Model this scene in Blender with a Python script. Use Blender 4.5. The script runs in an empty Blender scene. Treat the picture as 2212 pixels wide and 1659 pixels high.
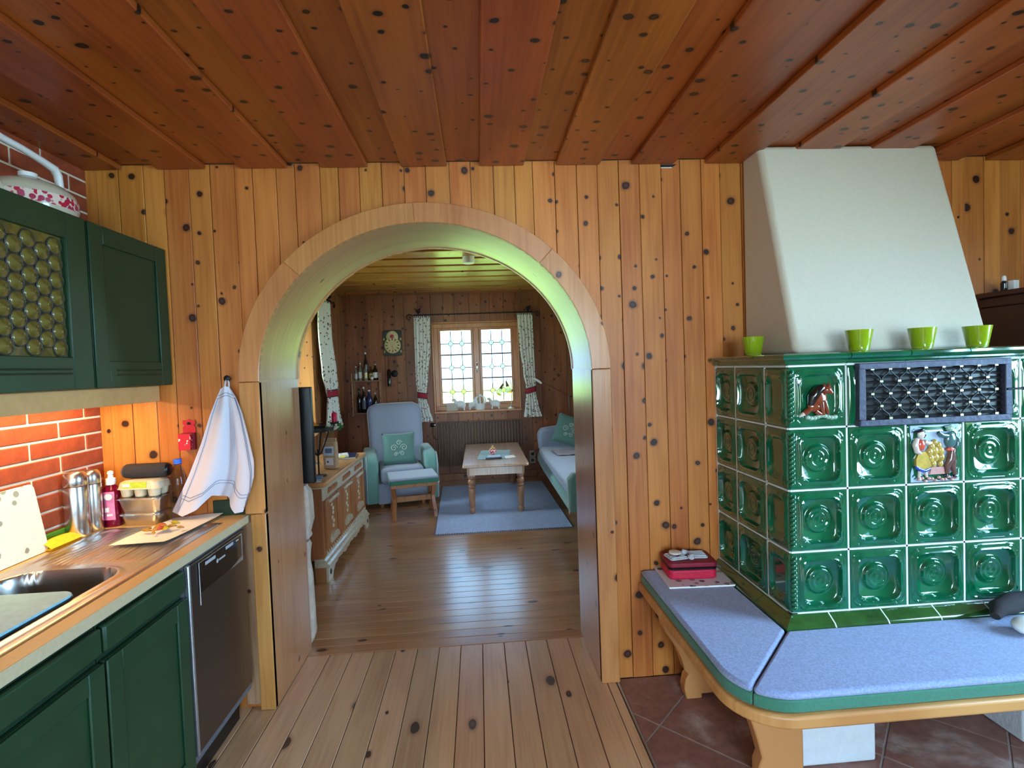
import bpy, bmesh, math, random
from mathutils import Matrix, Vector
random.seed(7)
PI = math.pi
S = bpy.context.scene
COL = S.collection

# ------------------------------------------------------------------ camera
F_PX, W_PX = 1100.0, 2212.0
EYE = Vector((0.0, 0.0, 1.45))
yaw, pit, rol = math.radians(3.739), math.radians(-1.870), math.radians(-2.122)
fwd = Vector((math.sin(yaw)*math.cos(pit), math.cos(yaw)*math.cos(pit), math.sin(pit)))
rgt = Vector((math.cos(yaw), -math.sin(yaw), 0)); upv = rgt.cross(fwd)
r2 = rgt*math.cos(rol) + upv*math.sin(rol); u2 = upv*math.cos(rol) - rgt*math.sin(rol)
cd = bpy.data.cameras.new('camera'); cam = bpy.data.objects.new('camera', cd); COL.objects.link(cam)
cd.sensor_fit = 'HORIZONTAL'; cd.sensor_width = 36.0; cd.lens = 36.0*F_PX/W_PX; cd.clip_start = 0.02; cd.clip_end = 300
cam.matrix_world = Matrix(((r2.x, u2.x, -fwd.x, EYE.x), (r2.y, u2.y, -fwd.y, EYE.y), (r2.z, u2.z, -fwd.z, EYE.z), (0, 0, 0, 1)))
S.camera = cam

# ------------------------------------------------------------------ world, sun, window daylight, exposure
S.view_settings.view_transform = 'Standard'; S.view_settings.look = 'None'
S.view_settings.gamma = 1.0; S.view_settings.use_curve_mapping = False
S.view_settings.exposure = 0.15
w = bpy.data.worlds.new('sky'); S.world = w; w.use_nodes = True
nt = w.node_tree; nt.nodes.clear()
wo = nt.nodes.new('ShaderNodeOutputWorld'); bg = nt.nodes.new('ShaderNodeBackground')
sky = nt.nodes.new('ShaderNodeTexSky'); sky.sky_type = 'HOSEK_WILKIE'; sky.turbidity = 4.0; sky.sun_direction = (-0.35, -0.45, 0.82)
mixw = nt.nodes.new('ShaderNodeMix'); mixw.data_type = 'RGBA'; mixw.inputs[0].default_value = 0.6
mixw.inputs[7].default_value = (0.36, 0.63, 1.0, 1)
nt.links.new(sky.outputs[0], mixw.inputs[6]); nt.links.new(mixw.outputs[2], bg.inputs[0]); nt.links.new(bg.outputs[0], wo.inputs[0])
bg.inputs[1].default_value = 9.5
sd = bpy.data.lights.new('sun', 'SUN'); sd.energy = 34.0; sd.angle = math.radians(1.0); sd.color = (1.0, 0.93, 0.82)
so = bpy.data.objects.new('sun', sd); COL.objects.link(so)
so.rotation_euler = Vector((0.08, 0.35, -0.93)).to_track_quat('-Z', 'Y').to_euler()
def area(name, loc, aim, sx, sy, watts, col, spread=180):
    l = bpy.data.lights.new(name, 'AREA'); l.shape = 'RECTANGLE'; l.size = sx; l.size_y = sy; l.energy = watts; l.color = col; l.spread = math.radians(spread)
    o = bpy.data.objects.new(name, l); COL.objects.link(o); o.location = loc
    o.rotation_euler = (Vector(aim)-Vector(loc)).to_track_quat('-Z', 'Z').to_euler(); return o
DAY = (0.64, 0.82, 1.0)
# daylight standing in the kitchen windows (right wall and rear wall)
area('daylight_kitchen_right', (3.50, 0.55, 1.52), (0.9, 0.85, 0.2), 1.35, 1.10, 112, (0.42, 0.70, 1.0), 115)
area('daylight_kitchen_rear', (0.75, -2.66, 1.47), (0.75, 0.6, -0.2), 1.5, 1.15, 112, (0.64, 0.84, 1.0), 130)
area('daylight_kitchen_rear_door', (-0.95, -2.66, 1.15), (-0.95, 1.0, -0.4), 0.8, 1.7, 26, (0.64, 0.84, 1.0), 130)
# daylight in the living room's side window: sky above, sunlit lawn below
area('daylight_living_sky', (-2.20, 4.80, 1.76), (0.2, 4.9, 0.3), 1.15, 0.66, 26, (0.80, 0.93, 1.0), 130)
area('daylight_living_lawn', (-2.14, 4.80, 1.14), (0.25, 4.5, 1.75), 1.15, 0.5, 16, (0.82, 1.0, 0.64))
area('daylight_living_sky_east', (2.28, 4.70, 1.76), (-0.1, 4.9, 0.3), 1.15, 0.66, 24, (0.80, 0.93, 1.0), 130)
area('daylight_living_lawn_east', (2.22, 4.70, 1.14), (-0.6, 4.5, 1.75), 1.15, 0.5, 14, (0.82, 1.0, 0.64))

# ------------------------------------------------------------------ mesh helpers
class MB:
    def __init__(s): s.v = []; s.f = []
    def add(s, vs, fs):
        n = len(s.v); s.v += [tuple(p) for p in vs]; s.f += [tuple(i+n for i in f) for f in fs]; return s
    def box(s, x0, x1, y0, y1, z0, z1):
        return s.add([(x0,y0,z0),(x1,y0,z0),(x1,y1,z0),(x0,y1,z0),(x0,y0,z1),(x1,y0,z1),(x1,y1,z1),(x0,y1,z1)],
                     [(0,3,2,1),(4,5,6,7),(0,1,5,4),(1,2,6,5),(2,3,7,6),(3,0,4,7)])
    def prism(s, pts, lo, hi, axis='y'):
        n = len(pts)
        mk = {'y': lambda p,t: (p[0],t,p[1]), 'z': lambda p,t: (p[0],p[1],t), 'x': lambda p,t: (t,p[0],p[1])}[axis]
        vs = [mk(p,lo) for p in pts]+[mk(p,hi) for p in pts]
        return s.add(vs, [tuple(range(n)), tuple(range(2*n-1,n-1,-1))]+[(i,(i+1)%n,n+(i+1)%n,n+i) for i in range(n)])
    def lathe(s, prof, n=24, c=(0,0,0), axis='z', sx=1.0, sy=1.0):
        vs=[]; fs=[]; m=len(prof)
        for r,z in prof:
            for k in range(n):
                a=2*PI*k/n; x,y=r*math.cos(a)*sx,r*math.sin(a)*sy
                p={'z':(x,y,z),'y':(x,z,y),'x':(z,x,y)}[axis]
                vs.append((p[0]+c[0],p[1]+c[1],p[2]+c[2]))
        for i in range(m-1):
            for k in range(n): fs.append((i*n+k,i*n+(k+1)%n,(i+1)*n+(k+1)%n,(i+1)*n+k))
        if prof[0][0]>1e-6: fs.append(tuple(range(n)))
        if prof[-1][0]>1e-6: fs.append(tuple((m-1)*n+k for k in range(n)))
        return s.add(vs,fs)
    def tube(s, pts, r, n=8, closed=False, sq=None):
        P=[Vector(p) for p in pts]; m=len(P); vs=[]; fs=[]; up=Vector((0.13,0.21,0.97)); prev=None
        for i,p in enumerate(P):
            a=P[i-1] if (i>0 or closed) else p; b=P[(i+1)%m] if (i<m-1 or closed) else p
            t=(b-a).normalized()
            if prev is None: u=t.cross(up); u=u if u.length>1e-4 else t.cross(Vector((1,0,0)))
            else: u=prev-t*prev.dot(t)
            u.normalize(); prev=u; w_=t.cross(u); rr=r[i] if isinstance(r,(list,tuple)) else r
            for k in range(n):
                an=2*PI*k/n+(PI/4 if sq else 0); vs.append(p+u*(rr*math.cos(an))+w_*(rr*math.sin(an)*(sq or 1)))
        for i in range(m if closed else m-1):
            j=(i+1)%m
            for k in range(n): fs.append((i*n+k,i*n+(k+1)%n,j*n+(k+1)%n,j*n+k))
        if not closed: fs += [tuple(range(n)), tuple((m-1)*n+k for k in range(n))]
        return s.add(vs,fs)
    def ball(s, c, r, nu=14, nv=9):
        r = r if isinstance(r,(tuple,list)) else (r,r,r)
        vs=[(c[0],c[1],c[2]+r[2])]; fs=[]
        for j in range(1,nv):
            t=PI*j/nv
            for k in range(nu): a=2*PI*k/nu; vs.append((c[0]+r[0]*math.sin(t)*math.cos(a),c[1]+r[1]*math.sin(t)*math.sin(a),c[2]+r[2]*math.cos(t)))
        vs.append((c[0],c[1],c[2]-r[2])); L=len(vs)-1
        for k in range(nu): fs.append((0,1+k,1+(k+1)%nu)); b=1+(nv-2)*nu; fs.append((L,b+(k+1)%nu,b+k))
        for j in range(nv-2):
            for k in range(nu): a=1+j*nu; fs.append((a+k,a+nu+k,a+nu+(k+1)%nu,a+(k+1)%nu))
        return s.add(vs,fs)
    def grid(s, fn, nu, nv, cu=False):
        vs=[fn(i/(nu if cu else nu-1), j/(nv-1)) for j in range(nv) for i in range(nu)]; fs=[]
        for j in range(nv-1):
            for i in range(nu if cu else nu-1): fs.append((j*nu+i,j*nu+(i+1)%nu,(j+1)*nu+(i+1)%nu,(j+1)*nu+i))
        return s.add(vs,fs)
    def pillow(s, c, sx, sy, sz, n=15, p=2.6):
        # soft box: superellipsoid in x and y, puffed in z
        def fn(u,v,sg):
            x=u*2-1; y=v*2-1; e=max(0.0,(1-abs(x)**4)*(1-abs(y)**4))**0.5
            pin=1-0.07*((1-abs(x)**2)*abs(y)**6); piy=1-0.07*((1-abs(y)**2)*abs(x)**6)
            return (c[0]+x*sx/2*piy, c[1]+y*sy/2*pin, c[2]+sg*sz/2*e)
        s.grid(lambda u,v: fn(u,v,1),n,n); return s.grid(lambda u,v: fn(u,v,-1),n,n)
    def cloth(s, fn, nu, nv, th):
        # sheet with thickness along y
        s.grid(fn,nu,nv); return s.grid(lambda u,v:(fn(u,v)[0],fn(u,v)[1]+th,fn(u,v)[2]),nu,nv)

def mesh(name, mb, smooth=None, weld=True):
    me = bpy.data.meshes.new(name); bm = bmesh.new()
    vs = [bm.verts.new(p) for p in mb.v]
    for f in mb.f:
        if len(set(f)) < 3: continue
        try: bm.faces.new([vs[i] for i in f])
        except ValueError: pass
    if weld: bmesh.ops.remove_doubles(bm, verts=bm.verts, dist=1e-6)
    bmesh.ops.recalc_face_normals(bm, faces=bm.faces)
    bm.to_mesh(me); bm.free()
    if smooth is not None:
        for p in me.polygons: p.use_smooth = True
        me.set_sharp_from_angle(angle=math.radians(smooth))
    return me
def obj(name, mb, mat, parent=None, loc=None, rot=None, smooth=None, bevel=0, seg=2, mat4=None):
    me = mb if isinstance(mb, bpy.types.Mesh) else mesh(name, mb, smooth)
    if mat is not None and not me.materials: me.materials.append(mat)
    o = bpy.data.objects.new(name, me); COL.objects.link(o)
    if parent is not None: o.parent = parent
    if loc is not None: o.location = loc
    if rot is not None: o.rotation_euler = rot
    if mat4 is not None: o.matrix_basis = mat4
    if bevel:
        b = o.modifiers.new('bevel','BEVEL'); b.width = bevel; b.segments = seg; b.limit_method = 'ANGLE'; b.angle_limit = math.radians(40)
        if seg > 1: 
            for p in me.polygons: p.use_smooth = True
            me.set_sharp_from_angle(angle=math.radians(40))
            b.harden_normals = False
    return o
def tag(o, label, cat, group=None, kind=None):
    o['label'] = label; o['category'] = cat
    if group: o['group'] = group
    if kind: o['kind'] = kind
    return o
def thing(name, label, cat, loc=(0,0,0), rotz=0, group=None, kind=None):
    o = bpy.data.objects.new(name, None); COL.objects.link(o); o.location = loc; o.rotation_euler = (0,0,rotz); o.empty_display_size = 0.05
    return tag(o, label, cat, group, kind)
def rrect(x0,x1,y0,y1,r,n=6):
    out=[]
    for cx,cy,a0 in ((x1-r,y1-r,0),(x0+r,y1-r,90),(x0+r,y0+r,180),(x1-r,y0+r,270)):
        for k in range(n+1): a=math.radians(a0+90*k/n); out.append((cx+r*math.cos(a),cy+r*math.sin(a)))
    return out
def sstep(a,b,x):
    t=min(1,max(0,(x-a)/(b-a))); return t*t*(3-2*t)

# ------------------------------------------------------------------ materials
def lin(c):
    f=lambda u: (u/12.92 if u<=0.04045 else ((u+0.055)/1.055)**2.4)
    return tuple(f(v/255.0) for v in c)+(1.0,)
MATS={}
def base_mat(name):
    m=bpy.data.materials.new(name); m.use_nodes=True; n=m.node_tree.nodes; n.clear()
    out=n.new('ShaderNodeOutputMaterial'); b=n.new('ShaderNodeBsdfPrincipled'); m.node_tree.links.new(b.outputs[0],out.inputs[0])
    MATS[name]=m; return m,m.node_tree,b
class NG:
    def __init__(s,t): s.t=t
    def n(s,ty,**kw):
        x=s.t.nodes.new(ty)
        for k,v in kw.items(): setattr(x,k,v)
        return x
    def l(s,a,b): s.t.links.new(a,b)
    def math(s,op,a,b=None,c=None):
        x=s.n('ShaderNodeMath',operation=op)
        for i,v in enumerate((a,b,c)):
            if v is None: continue
            if isinstance(v,(int,float)): x.inputs[i].default_value=v
            else: s.l(v,x.inputs[i])
        return x.outputs[0]
    def mr(s,v,a,b,c,d,sm=True):
        x=s.n('ShaderNodeMapRange'); x.interpolation_type='SMOOTHSTEP' if sm else 'LINEAR'
        for i,q in enumerate((v,a,b,c,d)):
            if isinstance(q,(int,float)): x.inputs[i].default_value=q
            else: s.l(q,x.inputs[i])
        return x.outputs[0]
    def mix(s,f,a,b):
        x=s.n('ShaderNodeMix',data_type='RGBA')
        for i,q in ((0,f),(6,a),(7,b)):
            if isinstance(q,(int,float)): x.inputs[i].default_value=q
            elif isinstance(q,tuple): x.inputs[i].default_value=q
            else: s.l(q,x.inputs[i])
        return x.outputs[2]
    def noise(s,vec,sc,det=3,rough=0.5,dist=0.0):
        x=s.n('ShaderNodeTexNoise'); x.inputs['Scale'].default_value=sc; x.inputs['Detail'].default_value=det; x.inputs['Roughness'].default_value=rough; x.inputs['Distortion'].default_value=dist
        if vec is not None: s.l(vec,x.inputs['Vector'])
        return x.outputs[0]
    def comb(s,x=0,y=0,z=0):
        c=s.n('ShaderNodeCombineXYZ')
        for i,q in enumerate((x,y,z)):
            if isinstance(q,(int,float)): c.inputs[i].default_value=q
            else: s.l(q,c.inputs[i])
        return c.outputs[0]
    def bump(s,h,st,dist,b):
        x=s.n('ShaderNodeBump'); x.inputs['Strength'].default_value=st; x.inputs['Distance'].default_value=dist; s.l(h,x.inputs['Height']); s.l(x.outputs[0],b.inputs['Normal'])
def plain(name, c, rough=0.6, metal=0.0, var=0.08, scale=40, bump=0.0, coat=0.0, sheen=0.0, spec=0.5, trans=0.0, alpha=1.0, emit=None, es=1.0, ior=1.45):
    m,t,b=base_mat(name); g=NG(t); tc=g.n('ShaderNodeTexCoord')
    nz=g.noise(tc.outputs['Object'],scale,4,0.6)
    cc=lin(c); d=tuple(v*(1-2*var) for v in cc[:3])+(1,)
    f=g.mr(nz,0.3,0.7,0,1); g.l(g.mix(f,d,cc),b.inputs['Base Color'])
    b.inputs['Roughness'].default_value=rough; b.inputs['Metallic'].default_value=metal; b.inputs['Specular IOR Level'].default_value=spec
    b.inputs['Coat Weight'].default_value=coat; b.inputs['Coat Roughness'].default_value=0.05; b.inputs['Sheen Weight'].default_value=sheen
    b.inputs['Transmission Weight'].default_value=trans; b.inputs['Alpha'].default_value=alpha; b.inputs['IOR'].default_value=ior
    if bump: g.bump(nz,bump,0.01,b)
    if emit: b.inputs['Emission Color'].default_value=lin(emit); b.inputs['Emission Strength'].default_value=es
    return m
def wood(name, light, dark, knot=(58,26,14), kscale=7.5, kthr=0.35, kr=(0.006,0.0165), rough=0.42, coat=0.0, tint=0.16, stretch=1.0, grain=55, halo=(120,62,26), axis='z', crough=0.2, cior=1.5):
    m,t,b=base_mat(name); g=NG(t)
    tc=g.n('ShaderNodeTexCoord'); oi=g.n('ShaderNodeObjectInfo'); sp=g.n('ShaderNodeSeparateXYZ'); g.l(tc.outputs['Object'],sp.inputs[0])
    rnd=oi.outputs['Random']
    a,al=(sp.outputs[0],sp.outputs[2]) if axis=='z' else {'x':(sp.outputs[1],sp.outputs[0]),'y':(sp.outputs[0],sp.outputs[1]),'yz':(sp.outputs[1],sp.outputs[2])}[axis]
    x=g.math('MULTIPLY_ADD',rnd,37.3,a); z=g.math('MULTIPLY_ADD',rnd,91.7,al)
    wob=g.noise(g.comb(x,z,0),22,2); wx=g.math('MULTIPLY_ADD',wob,0.012,x); wz=g.math('MULTIPLY_ADD',wob,0.012,z)
    gv=g.comb(g.math('MULTIPLY',x,grain),g.math('MULTIPLY',z,2.2),0)
    gr=g.noise(gv,1.0,4,0.6,0.6)
    big=g.noise(g.comb(g.math('MULTIPLY',x,6),g.math('MULTIPLY',z,1.6),0),1.0,2)
    f=g.math('ADD',g.math('MULTIPLY',gr,0.6),g.math('MULTIPLY',big,0.55))
    col=g.mix(g.mr(f,0.42,0.78,0,1),lin(light),lin(dark))
    vo=g.n('ShaderNodeTexVoronoi',voronoi_dimensions='2D'); vo.inputs['Scale'].default_value=kscale
    g.l(g.comb(wx,g.math('MULTIPLY',wz,stretch),0),vo.inputs['Vector'])
    d=g.math('DIVIDE',vo.outputs['Distance'],kscale); vs=g.n('ShaderNodeSeparateColor'); g.l(vo.outputs['Color'],vs.inputs[0])
    keep=g.math('GREATER_THAN',vs.outputs[0],kthr)
    rad=g.mr(g.math('POWER',vs.outputs[1],1.7),0,1,kr[0],kr[1],False)
    kd=g.math('DIVIDE',d,rad)
    core=g.math('MULTIPLY',g.mr(kd,0.88,1.06,1,0),keep)
    ring=g.math('MULTIPLY',g.math('MULTIPLY',g.mr(kd,0.3,0.62,1,0),g.math('GREATER_THAN',vs.outputs[2],0.55)),keep)
    hal=g.math('MULTIPLY',g.math('MULTIPLY',g.mr(kd,0.9,1.9,0.5,0),keep),1.0)
    col=g.mix(hal,col,lin(halo)); col=g.mix(core,col,lin(knot)); col=g.mix(g.math('MULTIPLY',ring,0.55),col,lin(halo))
    hs=g.n('ShaderNodeHueSaturation'); g.l(col,hs.inputs['Color']); g.l(g.mr(rnd,0,1,1-tint,1+tint*0.6,False),hs.inputs['Value'])
    g.l(g.mr(g.math('FRACT',g.math('MULTIPLY',rnd,13.7)),0,1,0.492,0.506,False),hs.inputs['Hue'])
    g.l(hs.outputs[0],b.inputs['Base Color'])
    b.inputs['Roughness'].default_value=rough; b.inputs['Coat Weight'].default_value=coat; b.inputs['Coat Roughness'].default_value=crough; b.inputs['Coat IOR'].default_value=cior
    g.bump(g.math('SUBTRACT',gr,g.math('MULTIPLY',core,0.6)),0.12,0.004,b)
    return m
def speck(name, c, c2, c3, scale=34, thr=0.6, rough=0.8, sheen=0.2, msz=0.30):
    # printed cloth: scattered motifs
    m,t,b=base_mat(name); g=NG(t); tc=g.n('ShaderNodeTexCoord')
    vo=g.n('ShaderNodeTexVoronoi'); vo.inputs['Scale'].default_value=scale; g.l(tc.outputs['Object'],vo.inputs['Vector'])
    sc=g.n('ShaderNodeSeparateColor'); g.l(vo.outputs['Color'],sc.inputs[0])
    mk=g.math('MULTIPLY',g.mr(vo.outputs['Distance'],msz,msz+0.10,1,0),g.math('GREATER_THAN',sc.outputs[0],thr))
    cc=g.mix(g.math('GREATER_THAN',sc.outputs[1],0.5),lin(c2),lin(c3))
    g.l(g.mix(mk,lin(c),cc),b.inputs['Base Color']); b.inputs['Roughness'].default_value=rough; b.inputs['Sheen Weight'].default_value=sheen
    return m
M={}
M['wall']=wood('wall_pine',(206,130,58),(176,98,36),knot=(50,22,11),halo=(104,54,22),kr=(0.005,0.0185),kthr=0.28)
M['liv']=wood('shaded_living_pine',(158,98,58),(126,72,38),knot=(44,20,12),halo=(88,46,22),kscale=8.5)  # the wall's pine again, the living room's shade put into its colour
M['ceil']=wood('ceiling_pine',(166,86,30),(134,62,17),knot=(24,10,6),halo=(88,40,13),kscale=9.5,kthr=0.22,kr=(0.004,0.0165),rough=0.38,coat=0.25,stretch=1.3,tint=0.12,crough=0.3)
M['lceil']=wood('living_ceiling_pine',(186,130,62),(154,98,42),rough=0.35,coat=0.3,tint=0.1)
M['floor']=wood('floor_pine',(212,166,126),(184,134,98),knot=(56,36,31),halo=(128,72,40),kscale=5.0,kthr=0.45,kr=(0.006,0.02),rough=0.36,coat=1.0,stretch=0.55,tint=0.12,crough=0.30,cior=1.6)
M['lfloor']=wood('living_floor_pine',(192,140,98),(162,110,72),knot=(58,32,26),halo=(116,62,38),kscale=5.0,kthr=0.35,kr=(0.006,0.02),rough=0.30,coat=1.0,stretch=0.5,tint=0.1,crough=0.20,cior=1.8)
M['trim']=wood('arch_pine',(198,134,74),(170,104,50),kscale=6.0,kthr=0.4,rough=0.32,coat=0.35,tint=0.08,crough=0.18)
M['lining']=wood('arch_lining_pine',(192,134,82),(166,106,58),kscale=6.0,kthr=0.7,rough=0.28,coat=1.0,tint=0.04,crough=0.24,axis='yz',cior=1.8)
M['bench']=wood('bench_pine',(204,146,88),(176,114,62),kscale=4.0,kthr=0.7,rough=0.45,tint=0.05,axis='x')
M['oldwood']=wood('rough_pine',(196,152,112),(150,104,70),kscale=7,kthr=0.2,rough=0.7)
M['furn']=wood('furniture_pine',(172,112,68),(142,84,46),kscale=5,kthr=0.7,rough=0.42,tint=0.04)
M['ftop']=wood('furniture_top_pine',(206,150,96),(178,116,68),kscale=4,kthr=0.75,rough=0.35,coat=0.2,tint=0.04,axis='y')
M['table']=wood('table_pine',(208,168,136),(180,134,104),kscale=3,kthr=0.8,rough=0.28,coat=0.9,tint=0.03,axis='y',crough=0.18)
M['tleg']=wood('table_leg_pine',(170,122,90),(142,94,66),kscale=4,kthr=0.85,rough=0.35,tint=0.03)
M['dwood']=wood('carved_walnut',(86,50,36),(58,32,24),kscale=3,kthr=0.9,rough=0.45,tint=0.03)
M['green']=plain('cabinet_green',(26,58,34),0.42,var=0.10,scale=9,bump=0.04)
M['greend']=plain('cabinet_green_carcass',(20,46,28),0.5,var=0.08,scale=9)
M['counter']=plain('worktop_laminate',(208,170,112),0.38,var=0.05,scale=120)
M['cedge']=plain('worktop_edge',(196,176,140),0.5,var=0.04,scale=90)
M['valance']=plain('valance_beech',(206,160,104),0.5,var=0.05,scale=30)
M['brick']=plain('clinker_brick',(160,72,40),0.75,var=0.16,scale=26,bump=0.25)
M['mortar']=plain('mortar',(232,218,196),0.9,var=0.05,scale=80,bump=0.15)
M['plaster']=plain('white_plaster',(208,198,178),0.85,var=0.02,scale=70,bump=0.12)
M['rplaster']=plain('rough_white_plaster',(208,212,218),0.9,var=0.03,scale=28,bump=0.45)
M['stone']=plain('rough_stone',(206,190,176),0.9,var=0.14,scale=14,bump=0.6)
M['steel']=plain('brushed_steel',(206,204,200),0.26,1.0,var=0.04,scale=60)
M['sink']=plain('sink_steel',(200,196,190),0.30,1.0,var=0.04,scale=90)
M['dwsteel']=plain('dishwasher_steel',(110,100,94),0.36,1.0,var=0.04,scale=50)
M['chrome']=plain('chrome',(225,225,225),0.12,1.0,var=0.0)
M['iron']=plain('black_iron',(34,33,36),0.5,0.3,var=0.1,scale=60,bump=0.2)
M['ironl']=plain('grille_frame_iron',(74,74,92),0.55,0.2,var=0.12,scale=45,bump=0.3)
M['brass']=plain('pale_brass',(196,186,150),0.35,0.9)
M['black']=plain('black_plastic',(14,14,16),0.3,var=0.05)
M['blackm']=plain('black_fabric',(52,48,50),0.9,var=0.12,scale=300,bump=0.2)
M['gloss']=plain('black_gloss_panel',(12,12,14),0.12,coat=0.5)
M['darkgrey']=plain('grey_plastic',(92,92,98),0.45)
M['greyp']=plain('light_grey_print',(170,170,176),0.5)
M['white']=plain('white_ceramic',(238,238,236),0.25,var=0.02,coat=0.3)
M['whitep']=plain('white_plastic',(240,240,236),0.4,var=0.02)
M['paper']=plain('kitchen_paper',(244,238,228),0.9,var=0.02,scale=60,bump=0.05)
M['towel']=plain('white_cotton',(206,202,212),0.9,var=0.02,scale=200,bump=0.1,sheen=0.2)
M['stripe']=plain('blue_stripe_thread',(110,122,150),0.9)
M['felt']=plain('grey_felt',(146,160,204),0.95,var=0.16,scale=160,bump=0.25,sheen=0.3)
M['feltg']=plain('green_felt',(58,116,94),0.9,var=0.08,scale=140,bump=0.1,sheen=0.2)
M['upg']=plain('grey_upholstery',(150,158,178),0.9,var=0.08,scale=220,bump=0.15,sheen=0.3)
M['upt']=plain('green_upholstery',(112,158,150),0.85,var=0.07,scale=200,bump=0.1,sheen=0.4)
M['pipe']=plain('pale_piping',(196,200,206),0.8)
M['rug']=plain('grey_rug',(158,176,220),0.98,var=0.12,scale=40,bump=0.25,sheen=0.3)
M['rugb']=plain('rug_binding',(120,104,104),0.95)
M['cushg']=plain('green_satin_cushion',(86,124,116),0.6,var=0.05,scale=60,sheen=0.3)
M['embro']=plain('silver_embroidery',(198,208,196),0.6)
M['curt']=speck('printed_curtain',(226,224,216),(120,60,62),(90,98,84),scale=34,thr=0.5)
M['band']=plain('red_tieback',(168,34,52),0.8)
M['red']=plain('red_nylon',(206,24,62),0.55,var=0.10,scale=60,bump=0.15)
M['redd']=plain('dark_red_nylon',(140,20,44),0.55,var=0.10,scale=60)
M['pinkred']=plain('red_tin',(206,28,52),0.4)
M['floral']=speck('red_floral_print',(206,28,52),(240,220,210),(248,236,230),scale=95,thr=0.55,rough=0.4,sheen=0)
M['kettle']=plain('cream_enamel',(206,194,170),0.22,var=0.02,coat=0.4)
M['kband']=speck('poppy_band',(228,206,190),(196,30,60),(170,40,80),scale=62,thr=0.12,rough=0.3,sheen=0,msz=0.5)
M['limegl']=plain('lime_glass',(168,196,30),0.08,trans=0.35,coat=0.4,var=0.0)
M['yellow']=plain('yellow_sponge_cloth',(250,206,40),0.8,var=0.06,scale=60,bump=0.15)
M['spg']=plain('green_sponge',(74,140,32),0.9,var=0.12,scale=150,bump=0.3)
M['blue']=plain('pale_blue_plastic',(142,202,224),0.4)
M['bluecap']=plain('blue_cap',(60,110,220),0.4)
M['board']=speck('patterned_board',(244,236,216),(150,152,128),(140,156,146),scale=30,thr=0.55,rough=0.35,sheen=0)
M['food']=plain('vegetable_peel',(206,150,60),0.6,var=0.25,scale=40,bump=0.3)
M['foodr']=plain('tomato_scrap',(200,70,50),0.5)
M['foody']=plain('yellow_peel',(200,170,30),0.5)
M['carton']=plain('clear_carton',(222,210,180),0.3,var=0.08,trans=0.15)
M['labelg']=plain('lime_label',(196,214,60),0.5,var=0.1,scale=50)
M['labelw']=plain('white_label',(236,232,226),0.5)
M['pinklab']=plain('pink_label',(232,130,170),0.45,var=0.1,scale=60)
M['soap']=plain('magenta_soap',(150,14,60),0.1,trans=0.55,var=0.0)
M['pet']=plain('clear_pet',(236,240,244),0.06,trans=0.95,var=0.0,ior=1.12)
M['glass']=plain('window_glass',(240,250,250),0.0,trans=1.0,var=0.0,ior=1.05)
M['bottleglass']=plain('yellow_bottle_glass',(150,130,50),0.08,trans=0.75,var=0.1,scale=12,ior=1.3)
M['lead']=plain('lead_came',(70,72,76),0.5,0.4)
M['leadlight']=plain('pale_roundel',(226,244,214),0.05,trans=0.9,var=0.0,ior=1.2)
M['winwood']=wood('window_larch',(206,140,78),(180,110,56),kscale=3,kthr=0.9,rough=0.35,coat=0.3,tint=0.03)
M['glaze']=plain('green_glaze',(10,96,60),0.07,var=0.22,scale=9,coat=1.0)
M['glazeo']=plain('olive_green_glaze',(48,90,42),0.10,var=0.2,scale=12,coat=1.0)
M['grout']=plain('pale_grout',(222,226,222),0.85,var=0.04)
M['sky']=plain('pale_blue_glaze',(176,196,224),0.14,coat=0.8,var=0.03)
M['fox']=plain('fox_brown_glaze',(142,62,34),0.16,coat=0.8,var=0.2,scale=30)
M['foxd']=plain('fox_black_glaze',(26,20,18),0.16,coat=0.8)
M['stonegl']=plain('pale_green_glaze',(150,178,156),0.2,coat=0.7,var=0.15)
M['gold']=plain('ochre_glaze',(206,170,80),0.16,coat=0.8,var=0.15)
M['blug']=plain('cobalt_glaze',(50,84,176),0.16,coat=0.8)
M['redgl']=plain('coral_glaze',(212,84,66),0.16,coat=0.8)
M['skin']=plain('cream_glaze',(226,206,192),0.16,coat=0.8)
M['browng']=plain('brown_glaze',(112,76,68),0.16,coat=0.8)
M['blackg']=plain('black_glaze',(26,28,36),0.16,coat=0.8)
M['tealg']=plain('teal_glaze',(70,104,104),0.16,coat=0.8)
M['pinkgl']=plain('pink_glaze',(206,150,140),0.16,coat=0.8)
def worn(name,c,c2):
    m,t,b=base_mat(name); g=NG(t); tc=g.n('ShaderNodeTexCoord')
    n1=g.noise(tc.outputs['Object'],3.2,6,0.65,0.4); n2=g.noise(tc.outputs['Object'],26,3)
    col=g.mix(g.mr(n2,0.3,0.7,0,1),tuple(v*0.72 for v in lin(c)[:3])+(1,),lin(c)); g.l(g.mix(g.mr(n1,0.52,0.72,0,0.75),col,lin(c2)),b.inputs['Base Color'])
    b.inputs['Roughness'].default_value=0.42; g.bump(n1,0.06,0.01,b); return m
M['ftile']=worn('brown_floor_tile',(146,100,88),(200,182,176))
M['under']=plain('floor_underlay',(44,28,20),0.9)
M['fgrout']=plain('floor_grout',(176,166,160),0.9)
M['metal']=plain('aluminium_strip',(190,192,198),0.35,0.9)
M['cream']=plain('cream_relief',(200,184,160),0.35,var=0.12,scale=30,coat=0.4)
M['tv']=plain('tv_black',(10,10,12),0.35)
M['candle']=plain('red_candle',(196,10,60),0.4)
M['leaf']=plain('leaf_green',(60,110,50),0.5,var=0.2)
M['kraft']=plain('kraft_paper',(186,152,118),0.8,var=0.08)
M['bluelab']=plain('pale_blue_label',(200,216,236),0.5,var=0.1)
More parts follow.
